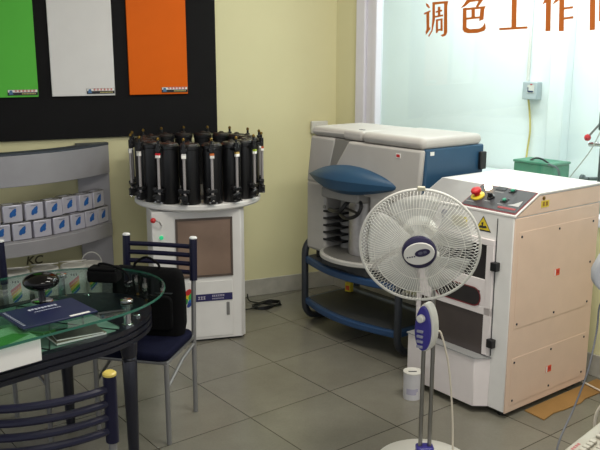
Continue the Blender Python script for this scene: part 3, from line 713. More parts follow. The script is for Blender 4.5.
for x, y in ((0.168, 0.148), (0.176, 0.078)):
    bm = new(); bx(bm, -0.016, 0.016, -0.014, 0.014, 0, 0.004, on(x, y)); cyl_ = obj('button_base', bm, black_plastic, cp)
    bm = new(); lathe(bm, [(0.010, 0.004), (0.010, 0.009), (0.007, 0.011)], 16, on(x, y)); obj('start_button', bm, mat('green_button', (40, 140, 110), 0.3), cp)
bm = new(); bx(bm, -0.028, 0.028, -0.014, 0.014, 0, 0.002, on(0.10, 0.152)); obj('counter_display', bm, black_plastic, cp, label='black counter display')
bm = new(); prism(bm, [(-0.034, -0.02), (0.03, -0.02), (0.024, 0.026), (0.0, 0.0), (-0.006, -0.006)], 0, 0.001, 'xy', on(0.245, 0.070)); obj('brand_mark', bm, mat('pale_mark', (180, 178, 176), 0.5), cp)
bm = new(); bx(bm, -0.05, 0.05, -0.01, 0.003, 0, 0.001, on(0.225, 0.035)); obj('red_brand_strip', bm, mat('dark_red_strip', (150, 40, 44), 0.4), cp)
bm = new()
for x, y, w in ((0.0, 0.035, 0.05), (0.09, 0.055, 0.03), (0.17, 0.05, 0.03), (0.105, 0.125, 0.05)): bx(bm, x-w/2, x+w/2, y*1.126, y*1.126+0.004, 0.0045, 0.005, SLP)
obj('panel_print', bm, mat('grey_panel_print', (150, 150, 150), 0.5), cp)
bm = new(); lathe(bm, [(0.009, 0), (0.009, 0.004), (0.005, 0.006)], 12, M.Translation((bw, 0.205, 1.068)) @ M.Rotation(PI/2, 4, 'Y')); obj('hood_screw', bm, brass, sd2)

# flattened cardboard under and beside the shaker
cb = new(); 
prism(cb, [(-0.01, -0.10), (0.09, -0.085), (0.17, -0.095), (0.30, -0.10), (0.36, -0.085), (0.50, -0.09), (0.52, -0.075), (0.62, -0.085), (0.63, 0.02), (0.0, 0.02)], 0.0005, 0.007, 'xy')
o = obj('cardboard_sheet', cb, mat('brown_cardboard', (146, 110, 60), 0.85, var=0.12, scale=5), None, 0.001)
place(o, (1.125, 3.55, 0), 37.52); tag(o, 'flattened brown cardboard sheet on the floor along the cream side of the shaker', 'cardboard')

# white can on floor
cn = thing('paint_can', 'small white paint can with lid standing on the floor behind the fan pole', 'can', (0.578, 3.73, 0), 0); cn.scale = (1.12, 1.12, 1.04)
bm = new(); lathe(bm, [(0.041, 0), (0.042, 0.003), (0.042, 0.130), (0.043, 0.133)], 28); obj('can_body', bm, mat('off_white_can', (224, 222, 224), 0.4), cn)
bm = new(); lathe(bm, [(0.0435, 0.1335), (0.0435, 0.139), (0.039, 0.139), (0.037, 0.136)], 28); obj('lid', bm, white_plastic, cn)
bm = new(); bent_label(bm, 0.0425, -0.8, 0.3, 0.03, 0.06); bent_label(bm, 0.0425, 0.2, 0.5, 0.045, 0.062, 3); obj('label_print', bm, mat('faint_violet_print', (176, 172, 190), 0.5), cn)
bm = new(); bx(bm, -0.02, 0.018, -0.006, 0.004, 0.1361, 0.1367); obj('lid_writing', bm, ink, cn)

# ---------------------------------------------------------------- pedestal fan
FX, FY = 0.536, 3.06
FAN = thing('pedestal_fan', 'white pedestal fan with round wire guard and violet hub in front of the shaker', 'fan', (FX, FY, 0), 0)
bm = new(); lathe(bm, [(0.205, 0), (0.207, 0.008), (0.19, 0.018), (0.12, 0.028), (0.04, 0.034)], 48); obj('base', bm, white_plastic, FAN)
bm = new(); prism(bm, rrect(-0.038, 0.038, -0.03, 0.03, 0.015), 0.03, 0.085, 'xy'); obj('pole_foot', bm, purple, FAN, 0.006, label='violet pole foot')
for x in (-0.0195, 0.0195):
    bm = new(); cyl(bm, (x, 0.0, 0.08), (x, 0.0, 0.56), 0.009, n=14); obj('pole', bm, steel, FAN)
bm = new(); cyl(bm, (0.018, 0.012, 0.56), (0.012, 0.012, 0.96), 0.009, n=14); obj('inner_pole', bm, steel, FAN)
# control box faces slightly to the left
CB = M.Translation((-0.014, -0.012, 0.628)) @ M.Rotation(math.radians(-38), 4, 'Z')
def egg(sx, sz, n=28): return [(sx*math.cos(a)*(1-0.10*math.sin(a)), sz*math.sin(a)) for a in [2*PI*k/n for k in range(n)]]
bm = new(); prism(bm, egg(0.043, 0.104), -0.02, 0.035, 'xz', CB); bxo = obj('control_box', bm, white_plastic, FAN, 0.010, 3)
bm = new(); prism(bm, egg(0.038, 0.097), -0.034, -0.0195, 'xz', CB); cf = obj('control_face', bm, purple, FAN, 0.009, 3, label='violet control face')
bm = new(); lathe(bm, [(0.017, 0), (0.016, 0.016), (0.012, 0.019)], 20, CB @ M.Translation((-0.004, -0.034, 0.045)) @ M.Rotation(PI/2, 4, 'X')); obj('timer_knob', bm, white_plastic, cf)
for k in range(4):
    bm = new(); box(bm, (-0.008, -0.036, -0.012-0.022*k), (0.028, 0.012, 0.011), CB); obj('speed_button', bm, mat('grey_lilac_button', (150, 150, 168), 0.4), cf, 0.002)
# head: axis points to the camera and a little up
HC = V((0.470-FX, 2.97-FY, 0.991))
el_ = math.radians(-9); hd = V((-0.159, -0.987, 0)).normalized()
axis = V((hd.x*math.cos(el_), hd.y*math.cos(el_), math.sin(el_)))
xax = axis.cross(V((0, 0, 1))).normalized()*-1; up = axis.cross(xax)
if up.z < 0: up = -up
HM = M(((xax.x, up.x, axis.x, HC.x), (xax.y, up.y, axis.y, HC.y), (xax.z, up.z, axis.z, HC.z), (0, 0, 0, 1)))   # local z towards viewer
RG = 0.234
def guard(sign, nw, dome, name):
    bm = new()
    for k in range(nw):
        a = 2*PI*k/nw; pts = []
        for i in range(9):
            t = i/8; r = 0.055+(RG-0.055)*t
            z = dome*math.sqrt(max(0, 1-t**3.2))
            aa = a+sign*0.10*(1-t)
            pts.append(HM @ V((r*math.cos(aa), r*math.sin(aa), sign*z)))
        tube(bm, pts, 0.00105, 4)
    for rr in (0.115, 0.175):
        t = (rr-0.055)/(RG-0.055); z = dome*math.sqrt(max(0, 1-t**3.2))
        tube(bm, [HM @ V((rr*math.cos(a), rr*math.sin(a), sign*(z-0.002))) for a in [2*PI*k/60 for k in range(60)]], 0.0013, 4, True)
    return obj(name, bm, white_plastic, FAN)
guard(1, 108, 0.062, 'front_guard'); guard(-1, 96, 0.075, 'rear_guard')
bm = new(); tube(bm, [HM @ V((RG*math.cos(a), RG*math.sin(a), 0)) for a in [2*PI*k/90 for k in range(90)]], 0.0055, 8, True); obj('guard_rim', bm, white_plastic, FAN)
bm = new(); box(bm, (0, 0, 0), (0.03, 0.016, 0.016), HM @ M.Translation((0, RG+0.004, 0))); obj('rim_clip', bm, mat('beige_clip', (190, 184, 160), 0.5), FAN, 0.003)
bm = new(); lathe(bm, [(0.066, 0.052), (0.068, 0.062), (0.064, 0.072), (0.05, 0.078), (0.02, 0.080)], 36, HM); obj('hub_cap', bm, dark_violet, FAN, label='dark violet hub cap')
bm = new(); prism(bm, [(0.060*math.cos(a), 0.046*math.sin(a)+0.0*math.cos(a)) for a in [2*PI*k/36 for k in range(36)]], 0.074, 0.0815, 'xy', HM @ M.Rotation(math.radians(14), 4, 'Z')); hp = obj('hub_plate', bm, white_plastic, FAN, 0.003)
bm = new(); prism(bm, [(0.014+0.030*math.cos(a), 0.002+0.015*math.sin(a)) for a in [2*PI*k/24 for k in range(24)]], 0.0815, 0.0832, 'xy', HM @ M.Rotation(math.radians(17), 4, 'Z')); obj('hub_badge', bm, dark_violet, hp)
bm = new()
for k in range(4): bx(bm, -0.049+k*0.009, -0.043+k*0.009, -0.010, -0.005, 0.0815, 0.0822, HM @ M.Rotation(math.radians(12), 4, 'Z'))
obj('hub_lettering', bm, dark_violet, hp)
bm = new(); prism(bm, [(0.006+0.009*math.cos(a), 0.003+0.006*math.sin(a)) for a in [2*PI*k/14 for k in range(14)]]+[], 0.0832, 0.0838, 'xy', HM @ M.Rotation(math.radians(17), 4, 'Z')); bx(bm, 0.018, 0.03, -0.002, 0.008, 0.0832, 0.0838, HM @ M.Rotation(math.radians(17), 4, 'Z')); obj('badge_print', bm, mat('grey_badge_print', (90, 90, 110), 0.5), hp)
# blades
bl_m = mat('clear_pale_blade', (226, 226, 220), 0.35, alpha=0.42)
bm = new(); lathe(bm, [(0.045, -0.04), (0.045, 0.02), (0.03, 0.035)], 28, HM); obj('blade_hub', bm, bl_m, FAN)
for k in range(5):
    bm = new(); nr, nc = 8, 8; grid = []
    for i in range(nr+1):
        r = 0.040+0.165*i/nr; row = []
        half = 0.30+0.24*math.sin(min(1, i/nr*1.05)*PI*0.62)
        for j in range(nc+1):
            s = j/nc-0.5; a = 2*PI*k/5+0.3+s*2*half+0.18*i/nr
            row.append(bm.verts.new(HM @ V((r*math.cos(a), r*math.sin(a), -0.015+0.045*s*(1-0.4*i/nr)))))
        grid.append(row)
    for i in range(nr):
        for j in range(nc): bm.faces.new((grid[i][j], grid[i][j+1], grid[i+1][j+1], grid[i+1][j]))
    b = obj('blade', bm, bl_m, FAN)
    so_ = b.modifiers.new('solid', 'SOLIDIFY'); so_.thickness = 0.002
# motor housing and neck
bm = new(); lathe(bm, [(0.03, -0.19), (0.06, -0.18), (0.072, -0.15), (0.074, -0.09), (0.06, -0.075), (0.03, -0.07)], 30, HM); obj('motor_housing', bm, white_plastic, FAN)
nb = HM @ V((0.0, -0.03, -0.13))
bm = new(); tube(bm, [(0.012, 0.012, 0.80), (0.012, 0.012, 0.93), (nb.x, nb.y, nb.z)], 0.022, 14); obj('neck', bm, white_plastic, FAN)
# cord from control box to floor
bm = new(); tube(bm, smooth([(0.03, 0.0, 0.60), (0.05, -0.01, 0.595), (0.085, -0.02, 0.45), (0.11, -0.02, 0.22), (0.115, -0.03, 0.06), (0.12, 0.0, 0.034)], 8), 0.004, 8)
obj('power_cord', bm, mat('cream_cord', (214, 204, 186), 0.5), FAN)

# ---------------------------------------------------------------- glass table (frame along 45 degrees)
T0 = V((1.12, 2.88)); t45 = math.radians(45)
TB = thing('glass_table', 'oval two-level table with clear glass top over a navy wooden frame', 'table', (1.12*math.cos(t45)-2.88*math.sin(t45), 1.12*math.sin(t45)+2.88*math.cos(t45), 0), 45)
def stad(hl, hw, a, n=22):
    out = []
    for k in range(n+1):
        th = -PI/2+PI*k/n; out.append((hl-a+a*math.cos(th), hw*math.sin(th)))
    for k in range(n+1):
        th = PI/2+PI*k/n; out.append((-hl+a+a*math.cos(th), hw*math.sin(th)))
    return out
bm = new(); prism(bm, stad(0.80, 0.40, 0.46), 0.748, 0.758, 'xy')
obj('glass_top', bm, glass('table_glass', (222, 238, 231)), TB, label='clear glass top')
bm = new()
oo = stad(0.8015, 0.4015, 0.4615); ii = stad(0.7985, 0.3985, 0.4585)
for i in range(len(oo)):
    j = (i+1) % len(oo)
    addgeo(bm, [oo[i]+(0.7485,), oo[j]+(0.7485,), oo[j]+(0.7575,), oo[i]+(0.7575,), ii[i]+(0.7485,), ii[j]+(0.7485,), ii[j]+(0.7575,), ii[i]+(0.7575,)], [(0,1,2,3),(4,7,6,5),(0,4,5,1),(2,6,7,3)])
obj('glass_edge', bm, mat('green_glass_edge', (52, 104, 88), 0.2), TB, label='green edge of the glass')
fo = stad(0.745, 0.335, 0.43); fi = rrect(-0.475, 0.475, -0.298, 0.298, 0.06, 5)
def ring(bm, o, i, z0, z1):
    return ring2(bm, o, i, z0, z1)
def ring1(bm, o, i, z0, z1):
    n = len(o)
    vs = [p+(z0,) for p in o]+[p+(z0,) for p in i]+[p+(z1,) for p in o]+[p+(z1,) for p in i]
    fs = []
    for k in range(n):
        j = (k+1) % n
        fs += [(k, j, n+j, n+k), (2*n+k, 3*n+k, 3*n+j, 2*n+j), (k, 2*n+k, 2*n+j, j), (n+k, n+j, 3*n+j, 3*n+k)]
    addgeo(bm, vs, fs)
def ring2(bm, o, i, z0, z1):
    # outer outline resampled by angle so that it pairs with the inner one
    def at(poly, a):
        d = (math.cos(a), math.sin(a)); best = 0
        for k in range(len(poly)):
            (x1, y1), (x2, y2) = poly[k], poly[(k+1) % len(poly)]
            ex, ey = x2-x1, y2-y1; den = d[0]*ey-d[1]*ex
            if abs(den) < 1e-12: continue
            t = (x1*ey-y1*ex)/den; u = (x1*d[1]-y1*d[0])/den
            if t > 0 and -1e-6 <= u <= 1+1e-6: best = max(best, t)
        return (d[0]*best, d[1]*best)
    angs = [2*PI*k/144 for k in range(144)]
    ring1(bm, [at(o, a) for a in angs], [at(i, a) for a in angs], z0, z1)
bm = new(); ring(bm, fo, fi, 0.636, 0.655)
ring(bm, stad(0.735, 0.325, 0.42), fi, 0.628, 0.636); ring(bm, fo, fi, 0.609, 0.628); ring(bm, stad(0.735, 0.325, 0.42), fi, 0.601, 0.609); ring(bm, fo, fi, 0.582, 0.601)
obj('frame', bm, navy_wood, TB, label='ribbed navy wooden frame')
bm = new(); prism(bm, rrect(-0.476, 0.476, -0.299, 0.299, 0.05), 0.642, 0.651, 'xy'); obj('lower_glass', bm, mat('dark_green_glass', (132, 160, 148), 0.25, var=0.08), TB, label='dark green lower glass')
bm = new()
for k in range(6):
    x = -0.45+k*0.15
    tube(bm, [(x, -0.29, 0.6525), (x+0.15, 0.0, 0.6525), (x, 0.29, 0.6525)], 0.0032, 4); tube(bm, [(x+0.15, -0.29, 0.6525), (x, 0.0, 0.6525), (x+0.15, 0.29, 0.6525)], 0.0032, 4)
obj('lattice', bm, black_plastic, TB)
for x in (0.503, -0.503):
    for y in (-0.268, 0.268):
        bm = new(); lathe(bm, [(0.022, 0.655), (0.022, 0.661), (0.016, 0.664), (0.016, 0.740), (0.026, 0.744), (0.026, 0.748)], 20, M.Translation((x, y, 0))); obj('standoff', bm, chrome, TB)
        bm = new(); lathe(bm, [(0.026, 0.758), (0.026, 0.762), (0.02, 0.766)], 20, M.Translation((x, y, 0))); obj('standoff_cap', bm, chrome, TB)
        bm = new(); lathe(bm, [(0.020, 0.0), (0.021, 0.03), (0.028, 0.35), (0.031, 0.50), (0.028, 0.506), (0.031, 0.512), (0.028, 0.518), (0.031, 0.524), (0.034, 0.54), (0.036, 0.585)], 20, M.Translation((x, y, 0))); obj('leg', bm, navy_wood, TB)
for x in (0.59, -0.59):
    for y in (-0.2, 0.2):
        bm = new(); lathe(bm, [(0.016, 0.655), (0.016, 0.661), (0.012, 0.664)], 16, M.Translation((x, y, 0))); obj('bolt_cap', bm, chrome, TB)
TM = M.Translation(TB.location) @ M.Rotation(t45, 4, 'Z')
def TP(al, ac, z): return tuple(TM @ V((al-1.12, ac-2.88, z)))

# things on the table
bk = thing('blue_folder', 'dark blue spiral-bound folder with white lettering on the glass table', 'folder', (-0.970, 2.822, 0.7585), 42)
bm = new(); box(bm, (0.012, 0.0, 0.004), (0.294, 0.225, 0.008)); obj('cover', bm, mat('navy_cover', (20, 28, 68), 0.45), bk, 0.002)
bm = new()
for k in range(9): bx(bm, -0.04+k*0.013, -0.031+k*0.013, 0.055+0.004*(k % 2), 0.073, 0.0081, 0.0088)
for k in range(12): bx(bm, -0.03+k*0.009, -0.024+k*0.009, 0.028, 0.033, 0.0081, 0.0088)
obj('title_lettering', bm, mat('pale_print', (196, 200, 214), 0.5), bk)
bm = new()
for k in range(12): box(bm, (-0.122, -0.09+k*0.0165, 0.008), (0.010, 0.005, 0.004))
obj('spiral_binding', bm, mat('pale_binding', (170, 176, 190), 0.4, 0.3), bk)
bm = new(); bx(bm, 0.05, 0.13, -0.11, -0.095, 0.0081, 0.0086); obj('label_strip', bm, paper_w, bk)

mu = thing('glossy_ornament', 'dark glossy mushroom-shaped ornament on a clear stem on the glass table', 'ornament', (-1.035, 2.985, 0.7585), 0)
bm = new(); lathe(bm, [(0.071*math.cos(a), 0.084+0.036*math.sin(a)) for a in [math.radians(-84+12*k) for k in range(15)]], 40); obj('dome', bm, mat('black_gloss', (12, 9, 10), 0.12, spec=0.35), mu)
bm = new(); lathe(bm, [(0.016, 0.003), (0.013, 0.02), (0.014, 0.05)], 20); obj('stem', bm, mat('dark_stem', (40, 40, 44), 0.2), mu)
bm = new(); lathe(bm, [(0.042, 0.0), (0.043, 0.003), (0.036, 0.006)], 30); obj('foot_ring', bm, chrome, mu)

cs = thing('camera_case', 'small black camera case lying on the glass table beside the chair back', 'case', (-0.855, 3.27, 0.7585), -8)
bm = new(); box(bm, (0, 0, 0.028), (0.135, 0.075, 0.056)); obj('case_body', bm, black_cloth, cs, 0.012, 3)
bm = new(); box(bm, (0.0, 0, 0.060), (0.125, 0.07, 0.012)); obj('case_flap', bm, black_cloth, cs, 0.005)
bm = new(); tube(bm, smooth([(-0.03, 0.02, 0.064), (-0.02, 0.0, 0.078), (0.02, -0.01, 0.08), (0.09, -0.01, 0.055), (0.12, -0.02, 0.02), (0.10, -0.03, 0.005)], 6), 0.005, 6); obj('strap', bm, black_cloth, cs)

wb = thing('brochure_stack', 'white stack of brochures lying on the lower table level under the glass', 'brochures', (-1.06, 2.61, 0.6565), 45)
bm = new(); box(bm, (-0.03, 0.0, 0.041), (0.26, 0.19, 0.082)); obj('pages', bm, paper_w, wb, 0.003)
bm = new(); box(bm, (-0.03, 0.0, 0.0835), (0.26, 0.19, 0.003)); cv = obj('cover', bm, mat('pale_green_cover', (190, 208, 186), 0.5), wb)
bm = new(); prism(bm, [(-0.15, -0.06), (-0.03, -0.08), (0.09, -0.03), (0.05, 0.02), (-0.06, 0.0), (-0.15, 0.03)], 0.0851, 0.0858, 'xy'); obj('cover_picture', bm, mat('leaf_green_print', (88, 150, 84), 0.5), cv)
mags = [('cream magazine lying lowest on the lower glass beside the brochures', (-0.88, 2.88, 0.6552), 38, (0.20, 0.14, 0.008), (120, 108, 92)), ('thin brown-grey magazine on top of the cream magazine under the glass', (-0.875, 2.88, 0.6650), 31, (0.18, 0.12, 0.005), (82, 76, 72))]
for lb, loc, rz, s, rgb in mags:
    t = thing('magazine', lb, 'magazine', loc, rz, 'magazines on the lower glass')
    bm = new(); box(bm, (0, 0, s[2]/2), s); obj('pages', bm, paper_w, t, 0.001)
    bm = new(); box(bm, (0, 0, s[2]+0.0006), (s[0], s[1], 0.001)); obj('cover', bm, mat('mag_cover_%d' % rgb[0], rgb, 0.5), t)

# ---------------------------------------------------------------- chairs  (back at y=0, sitter faces +y)
def make_chair(label, loc, rz, w=0.16, cap=(226, 226, 224), capname='white_cap', dep=0.34, lean=0.02, bow=0.03):
    t = thing('slat_back_chair', label, 'chair', loc, rz, 'navy slat-back chairs round the table')
    capm = mat(capname, cap, 0.4)
    for s in (-1, 1):
        bm = new(); tube(bm, [(s*w, 0.0, 0.0), (s*w, -0.005, 0.40), (s*w, -lean*1.2, 0.69)], 0.0115, 12); obj('leg', bm, grey_metal, t)
        bm = new(); tube(bm, [(s*w, -lean*1.1, 0.67), (s*w, -lean*1.7, 0.872)], 0.0185, 16); ps = obj('back_post', bm, navy, t)
        m_, L_ = align((s*w, -lean*1.7, 0.872), (s*w, -lean*1.73, 0.884))
        bm = new(); lathe(bm, [(0.0188, 0), (0.0188, 0.006), (0.014, 0.010)], 16, m_); obj('end_cap', bm, capm, ps)
        bm = new(); tube(bm, [(s*w, dep, 0.0), (s*w, dep, 0.385)], 0.0115, 12); obj('leg', bm, grey_metal, t)
        bm = new(); tube(bm, [(s*w, 0.0, 0.355), (s*w, dep*0.45, 0.335), (s*w, dep, 0.27)], 0.008, 10); obj('brace', bm, grey_metal, t)
    for k in range(4):
        z = 0.706+k*0.042; yy = -lean*(1.1+0.6*(z-0.67)/0.2)
        bm = new(); tube(bm, [(w*x, yy-bow*(1-x*x), z) for x in [-1+2*i/14 for i in range(15)]], 0.0115, 10)
        for v in bm.verts: v.co.z = z+(v.co.z-z)*1.0
        obj('back_slat', bm, navy, t)
    bm = new(); tube(bm, [(-w, 0.0, 0.39), (w, 0.0, 0.39), (w, dep, 0.39), (-w, dep, 0.39)], 0.011, 10, True); obj('seat_frame', bm, grey_metal, t)
    bm = new(); prism(bm, rrect(-w-0.015, w+0.015, 0.015, dep+0.03, 0.05), 0.40, 0.44, 'xy'); obj('seat', bm, navy_cloth, t, 0.015, 3)
    return t
make_chair('navy slat-back chair holding the black bag at the end of the glass table', (-0.684, 3.605, 0), 167, 0.172, bow=0.008)
make_chair('navy slat-back chair with yellow post caps nearest the viewer', (-0.705, 1.95, 0), 21, 0.185, (206, 184, 90), 'yellow_cap', bow=0.045)
make_chair('navy slat-back chair on the far side of the table in front of the tins', TP(1.335, 3.455, 0), 225, 0.17)

# black bag on the chair seat
bg = thing('black_bag', 'soft black briefcase bag standing on the chair seat behind the glass top', 'bag', (-0.715, 3.50, 0.441), -8)
bm = new()
secs = [(0.0, 0.17, 0.046), (0.05, 0.178, 0.052), (0.18, 0.175, 0.048), (0.27, 0.17, 0.04), (0.305, 0.16, 0.025), (0.315, 0.14, 0.015)]
rows = []
for z, a, b in secs:
    rr = rrect(-a, a, -b, b, min(b*0.8, 0.04), 4); rows.append([bm.verts.new((x, y+0.02*math.sin(z*8), z+0.004*math.sin(x*30))) for x, y in rr])
for i in range(len(rows)-1):
    for k in range(len(rows[0])):
        j = (k+1) % len(rows[0]); bm.faces.new((rows[i][k], rows[i][j], rows[i+1][j], rows[i+1][k]))
bm.faces.new(rows[0][::-1]); bm.faces.new(rows[-1])
obj('bag_body', bm, black_cloth, bg, ang=60)
bm = new(); tube(bm, smooth([(-0.06, 0.0, 0.30), (-0.055, 0.0, 0.335), (0.0, 0.0, 0.365), (0.055, 0.0, 0.335), (0.06, 0.0, 0.30)], 6), 0.006, 8); obj('handle', bm, black_cloth, bg)
bm = new(); prism(bm, rrect(-0.135, 0.135, 0.03, 0.2, 0.03), -0.066, -0.045, 'xz'); obj('front_pocket', bm, black_cloth, bg, 0.008)
bm = new(); prism(bm, rrect(0.03, 0.14, 0.185, 0.235, 0.02), -0.062, -0.035, 'xz', M.Rotation(math.radians(-10), 4, 'X')); obj('flap', bm, mat('grey_leather', (60, 62, 64), 0.35), bg, 0.008, label='shiny grey leather flap')

# ---------------------------------------------------------------- workroom things behind the glass
sb = thing('switch_box', 'small grey electrical switch box on the white workroom wall', 'switch box', W(0.675, WB, 1.39), -52)
bm = new(); box(bm, (0, -0.035, 0.068), (0.13, 0.07, 0.135)); obj('housing', bm, mat('box_grey', (176, 186, 190), 0.5), sb, 0.006)
bm = new(); box(bm, (0.012, -0.0715, 0.08), (0.06, 0.003, 0.06)); sw = obj('switch_face', bm, white_plastic, sb)
bm = new(); bx(bm, -0.010, 0.036, -0.0755, -0.073, 0.056, 0.068); bx(bm, -0.014, -0.008, -0.0755, -0.073, 0.06, 0.095); obj('toggle', bm, mat('navy_toggle', (40, 54, 90), 0.4), sw)
bm = new(); bx(bm, 0.008, 0.026, -0.0745, -0.073, 0.112, 0.12); obj('indicator', bm, red_p, sw)
bm = new(); cyl(bm, (0.615, WB-0.013, 1.53), (0.615, WB-0.013, 2.98), 0.011, n=10)
o = obj('conduit', bm, white_plastic); place(o, (CX, CY, 0), -52); tag(o, 'thin white conduit running up the workroom wall from the switch box', 'conduit')
bm = new(); tube(bm, smooth([(0.65, WB-0.04, 1.388), (0.652, WB-0.02, 1.30), (0.668, WB-0.02, 1.15), (0.655, WB-0.02, 1.0), (0.66, WB-0.04, 0.88), (0.67, WB-0.06, 0.828)], 6), 0.0075, 8)
o = obj('yellow_cable', bm, mat('dull_yellow_cable', (200, 184, 104), 0.5)); place(o, (CX, CY, 0), -52); tag(o, 'dull yellow cable hanging below the grey switch box', 'cable')
gb = thing('green_box', 'green tool box on the workroom bench under the yellow cable', 'box', W(1.02, 1.10, 0.8205), -52)
grn = mat('dull_green', (66, 130, 102), 0.5, var=0.12)
bm = new(); box(bm, (0, 0, 0.07), (0.34, 0.2, 0.14)); obj('box_body', bm, grn, gb, 0.01, 3)
bm = new(); box(bm, (0, 0, 0.149), (0.35, 0.21, 0.018)); obj('lid', bm, grn, gb, 0.006)
bm = new(); tube(bm, smooth([(-0.06, -0.05, 0.157), (0.0, -0.07, 0.18), (0.06, -0.08, 0.178), (0.12, -0.09, 0.157)], 6), 0.007, 8); obj('handle', bm, black_plastic, gb)
hz = new(); tube(hz, smooth([(1.16, 0.98, 0.975), (1.24, 0.97, 0.955), (1.27, 0.96, 0.90), (1.31, 0.93, 0.85), (1.36, 0.90, 0.832), (1.46, 0.88, 0.83), (1.54, 0.87, 0.83)], 8), 0.008, 8)
o = obj('air_hose', hz, mat('dark_hose', (70, 84, 84), 0.5)); place(o, (CX, CY, 0), -52); tag(o, 'dark air hose curling from the green box across the bench', 'hose')
dp = thing('bench_stand', 'bench stand with dark column and red ball lever at the glass edge', 'stand', W(1.53, 1.06, 0.8205), -52)
bm = new(); prism(bm, rrect(-0.17, 0.14, -0.13, 0.13, 0.04), 0, 0.03, 'xy'); obj('stand_base', bm, grn, dp, 0.006, label='green base plate')
bm = new(); cyl(bm, (-0.01, 0, 0.03), (-0.01, 0, 0.60), 0.022, n=18); obj('column', bm, mat('dark_column', (70, 78, 82), 0.35, 0.6), dp)
bm = new(); box(bm, (0.03, -0.02, 0.48), (0.1, 0.1, 0.13)); obj('head', bm, mat('dark_green_head', (48, 70, 64), 0.45), dp, 0.012)
bm = new(); cyl(bm, (-0.02, -0.03, 0.47), (-0.095, -0.05, 0.37), 0.007, n=10); lv = obj('lever', bm, steel, dp)
bm = new(); lathe(bm, [(0.003, -0.024), (0.017, -0.017), (0.024, 0), (0.017, 0.017), (0.003, 0.024)], 16, M.Translation((-0.1, -0.052, 0.362))); obj('lever_knob', bm, red_p, lv, label='red ball knob')
bm = new(); cyl(bm, (-0.10, -0.02, 0.315), (0.06, -0.02, 0.325), 0.018, n=14); obj('clamp', bm, chrome, dp)
bm = new(); lathe(bm, [(0.026, 0), (0.026, 0.02), (0.016, 0.026), (0.012, 0.06)], 16, M.Translation((-0.12, -0.06, 0.085)) @ M.Rotation(PI/2, 4, 'Y')); cyl(bm, (-0.12, -0.06, 0.08), (-0.02, -0.03, 0.09), 0.012, n=10); obj('hand_wheel', bm, mat('grey_wheel', (80, 90, 92), 0.4, 0.5), dp)
bm = new(); tube(bm, smooth([(0.0, -0.03, 0.60), (-0.03, -0.04, 0.70), (0.03, -0.04, 0.82), (0.13, -0.03, 0.86), (0.2, 0.0, 0.8)], 8), 0.009, 8); obj('arched_hose', bm, mat('grey_hose', (120, 130, 130), 0.5), dp)
bm = new(); tube(bm, smooth([(0.0, -0.06, 0.42), (-0.06, -0.07, 0.28), (-0.16, -0.08, 0.13), (-0.24, -0.08, 0.02)], 8), 0.004, 6); obj('thin_cable', bm, mat('pale_cable', (176, 178, 168), 0.5), dp)

# ---------------------------------------------------------------- desk corner with keyboard and monitor (right edge)
e = V((0.63, 0.777, 0)); f_ = V((0.777, -0.63, 0))
dk_ang = 46.0
DK = thing('computer_desk', 'pale computer desk under the cream keyboard', 'desk', (0.70, 1.835, 0), dk_ang)   # local x along e, y = left of e
bm = new(); bx(bm, 0.0, 1.3, -0.75, -0.01, 0.67, 0.70); obj('desk_top', bm, mat('pale_desk_top', (196, 190, 176), 0.5), DK, 0.004)
for x, y in ((0.05, -0.06), (1.25, -0.06), (0.05, -0.7), (1.25, -0.7)):
    bm = new(); box(bm, (x, y, 0.334), (0.04, 0.04, 0.668)); obj('leg', bm, grey_metal, DK)
DM = M.Translation((0.70, 1.835, 0)) @ M.Rotation(math.radians(dk_ang), 4, 'Z')
KB = thing('keyboard', 'cream computer keyboard on the corner of the desk', 'keyboard', tuple(DM @ V((0.21, -0.065, 0.7005))), dk_ang)
kc_ = mat('cream_plastic', (158, 153, 138), 0.5)
bm = new(); box(bm, (0.02, 0, 0.011), (0.46, 0.17, 0.022)); obj('case', bm, kc_, KB, 0.005)
key_m = mat('key_white', (172, 167, 152), 0.5)
bm = new(); box(bm, (0, 0, 0), (0.0165, 0.0165, 0.008)); k0 = obj('key', bm, key_m, KB, 0.002)
spare = new(); fresh = True
for r in range(6):
    for c in range(20):
        if r == 0 and c % 5 == 4: continue
        q = (-0.185+c*0.0205, 0.045-r*0.021-(0.006 if r else 0), 0.0262)
        if c < 16:
            k_ = k0 if fresh else k0.copy()
            if not fresh: COL.objects.link(k_); k_.parent = KB
            fresh = False; k_.location = q
        else: box(spare, q, (0.0165, 0.0165, 0.008))
kp = obj('number_pad', spare, key_m, KB); kp['kind'] = 'stuff'
bm = new()
for k in range(4): bx(bm, -0.195+k*0.012, -0.187+k*0.012, 0.066, 0.074, 0.0221, 0.0226)
obj('maker_lettering', bm, mat('faded_red_print', (160, 70, 70), 0.5), KB)
bm = new()
bx(bm, -0.196, 0.236, 0.056, 0.058, 0.0221, 0.0224); obj('recess_line', bm, mat('tan_line', (150, 144, 128), 0.5), KB)
MN = thing('monitor', 'grey monitor edge at the side of the desk above the keyboard', 'monitor', (1.275, 2.175, 0.7005), -8)
gm = mat('blue_grey_plastic', (186, 188, 192), 0.5)
ml = -0.410
bm = new(); prism(bm, [(ml+0.02, 0.345), (ml+0.045, 0.338), (ml+0.6, 0.338), (ml+0.6, 0.66), (ml+0.14, 0.66), (ml+0.02, 0.44), (ml+0.002, 0.40), (ml+0.004, 0.362)], -0.03, 0.03, 'xz'); obj('screen_shell', bm, gm, MN, 0.01, 3)
bm = new(); prism(bm, rrect(ml+0.16, ml+0.56, 0.37, 0.63, 0.01), -0.033, -0.0295, 'xz'); obj('screen', bm, black_plastic, MN)
bm = new(); bx(bm, ml+0.38, ml+0.44, -0.005, 0.025, 0.015, 0.36); obj('stand', bm, gm, MN, 0.005)
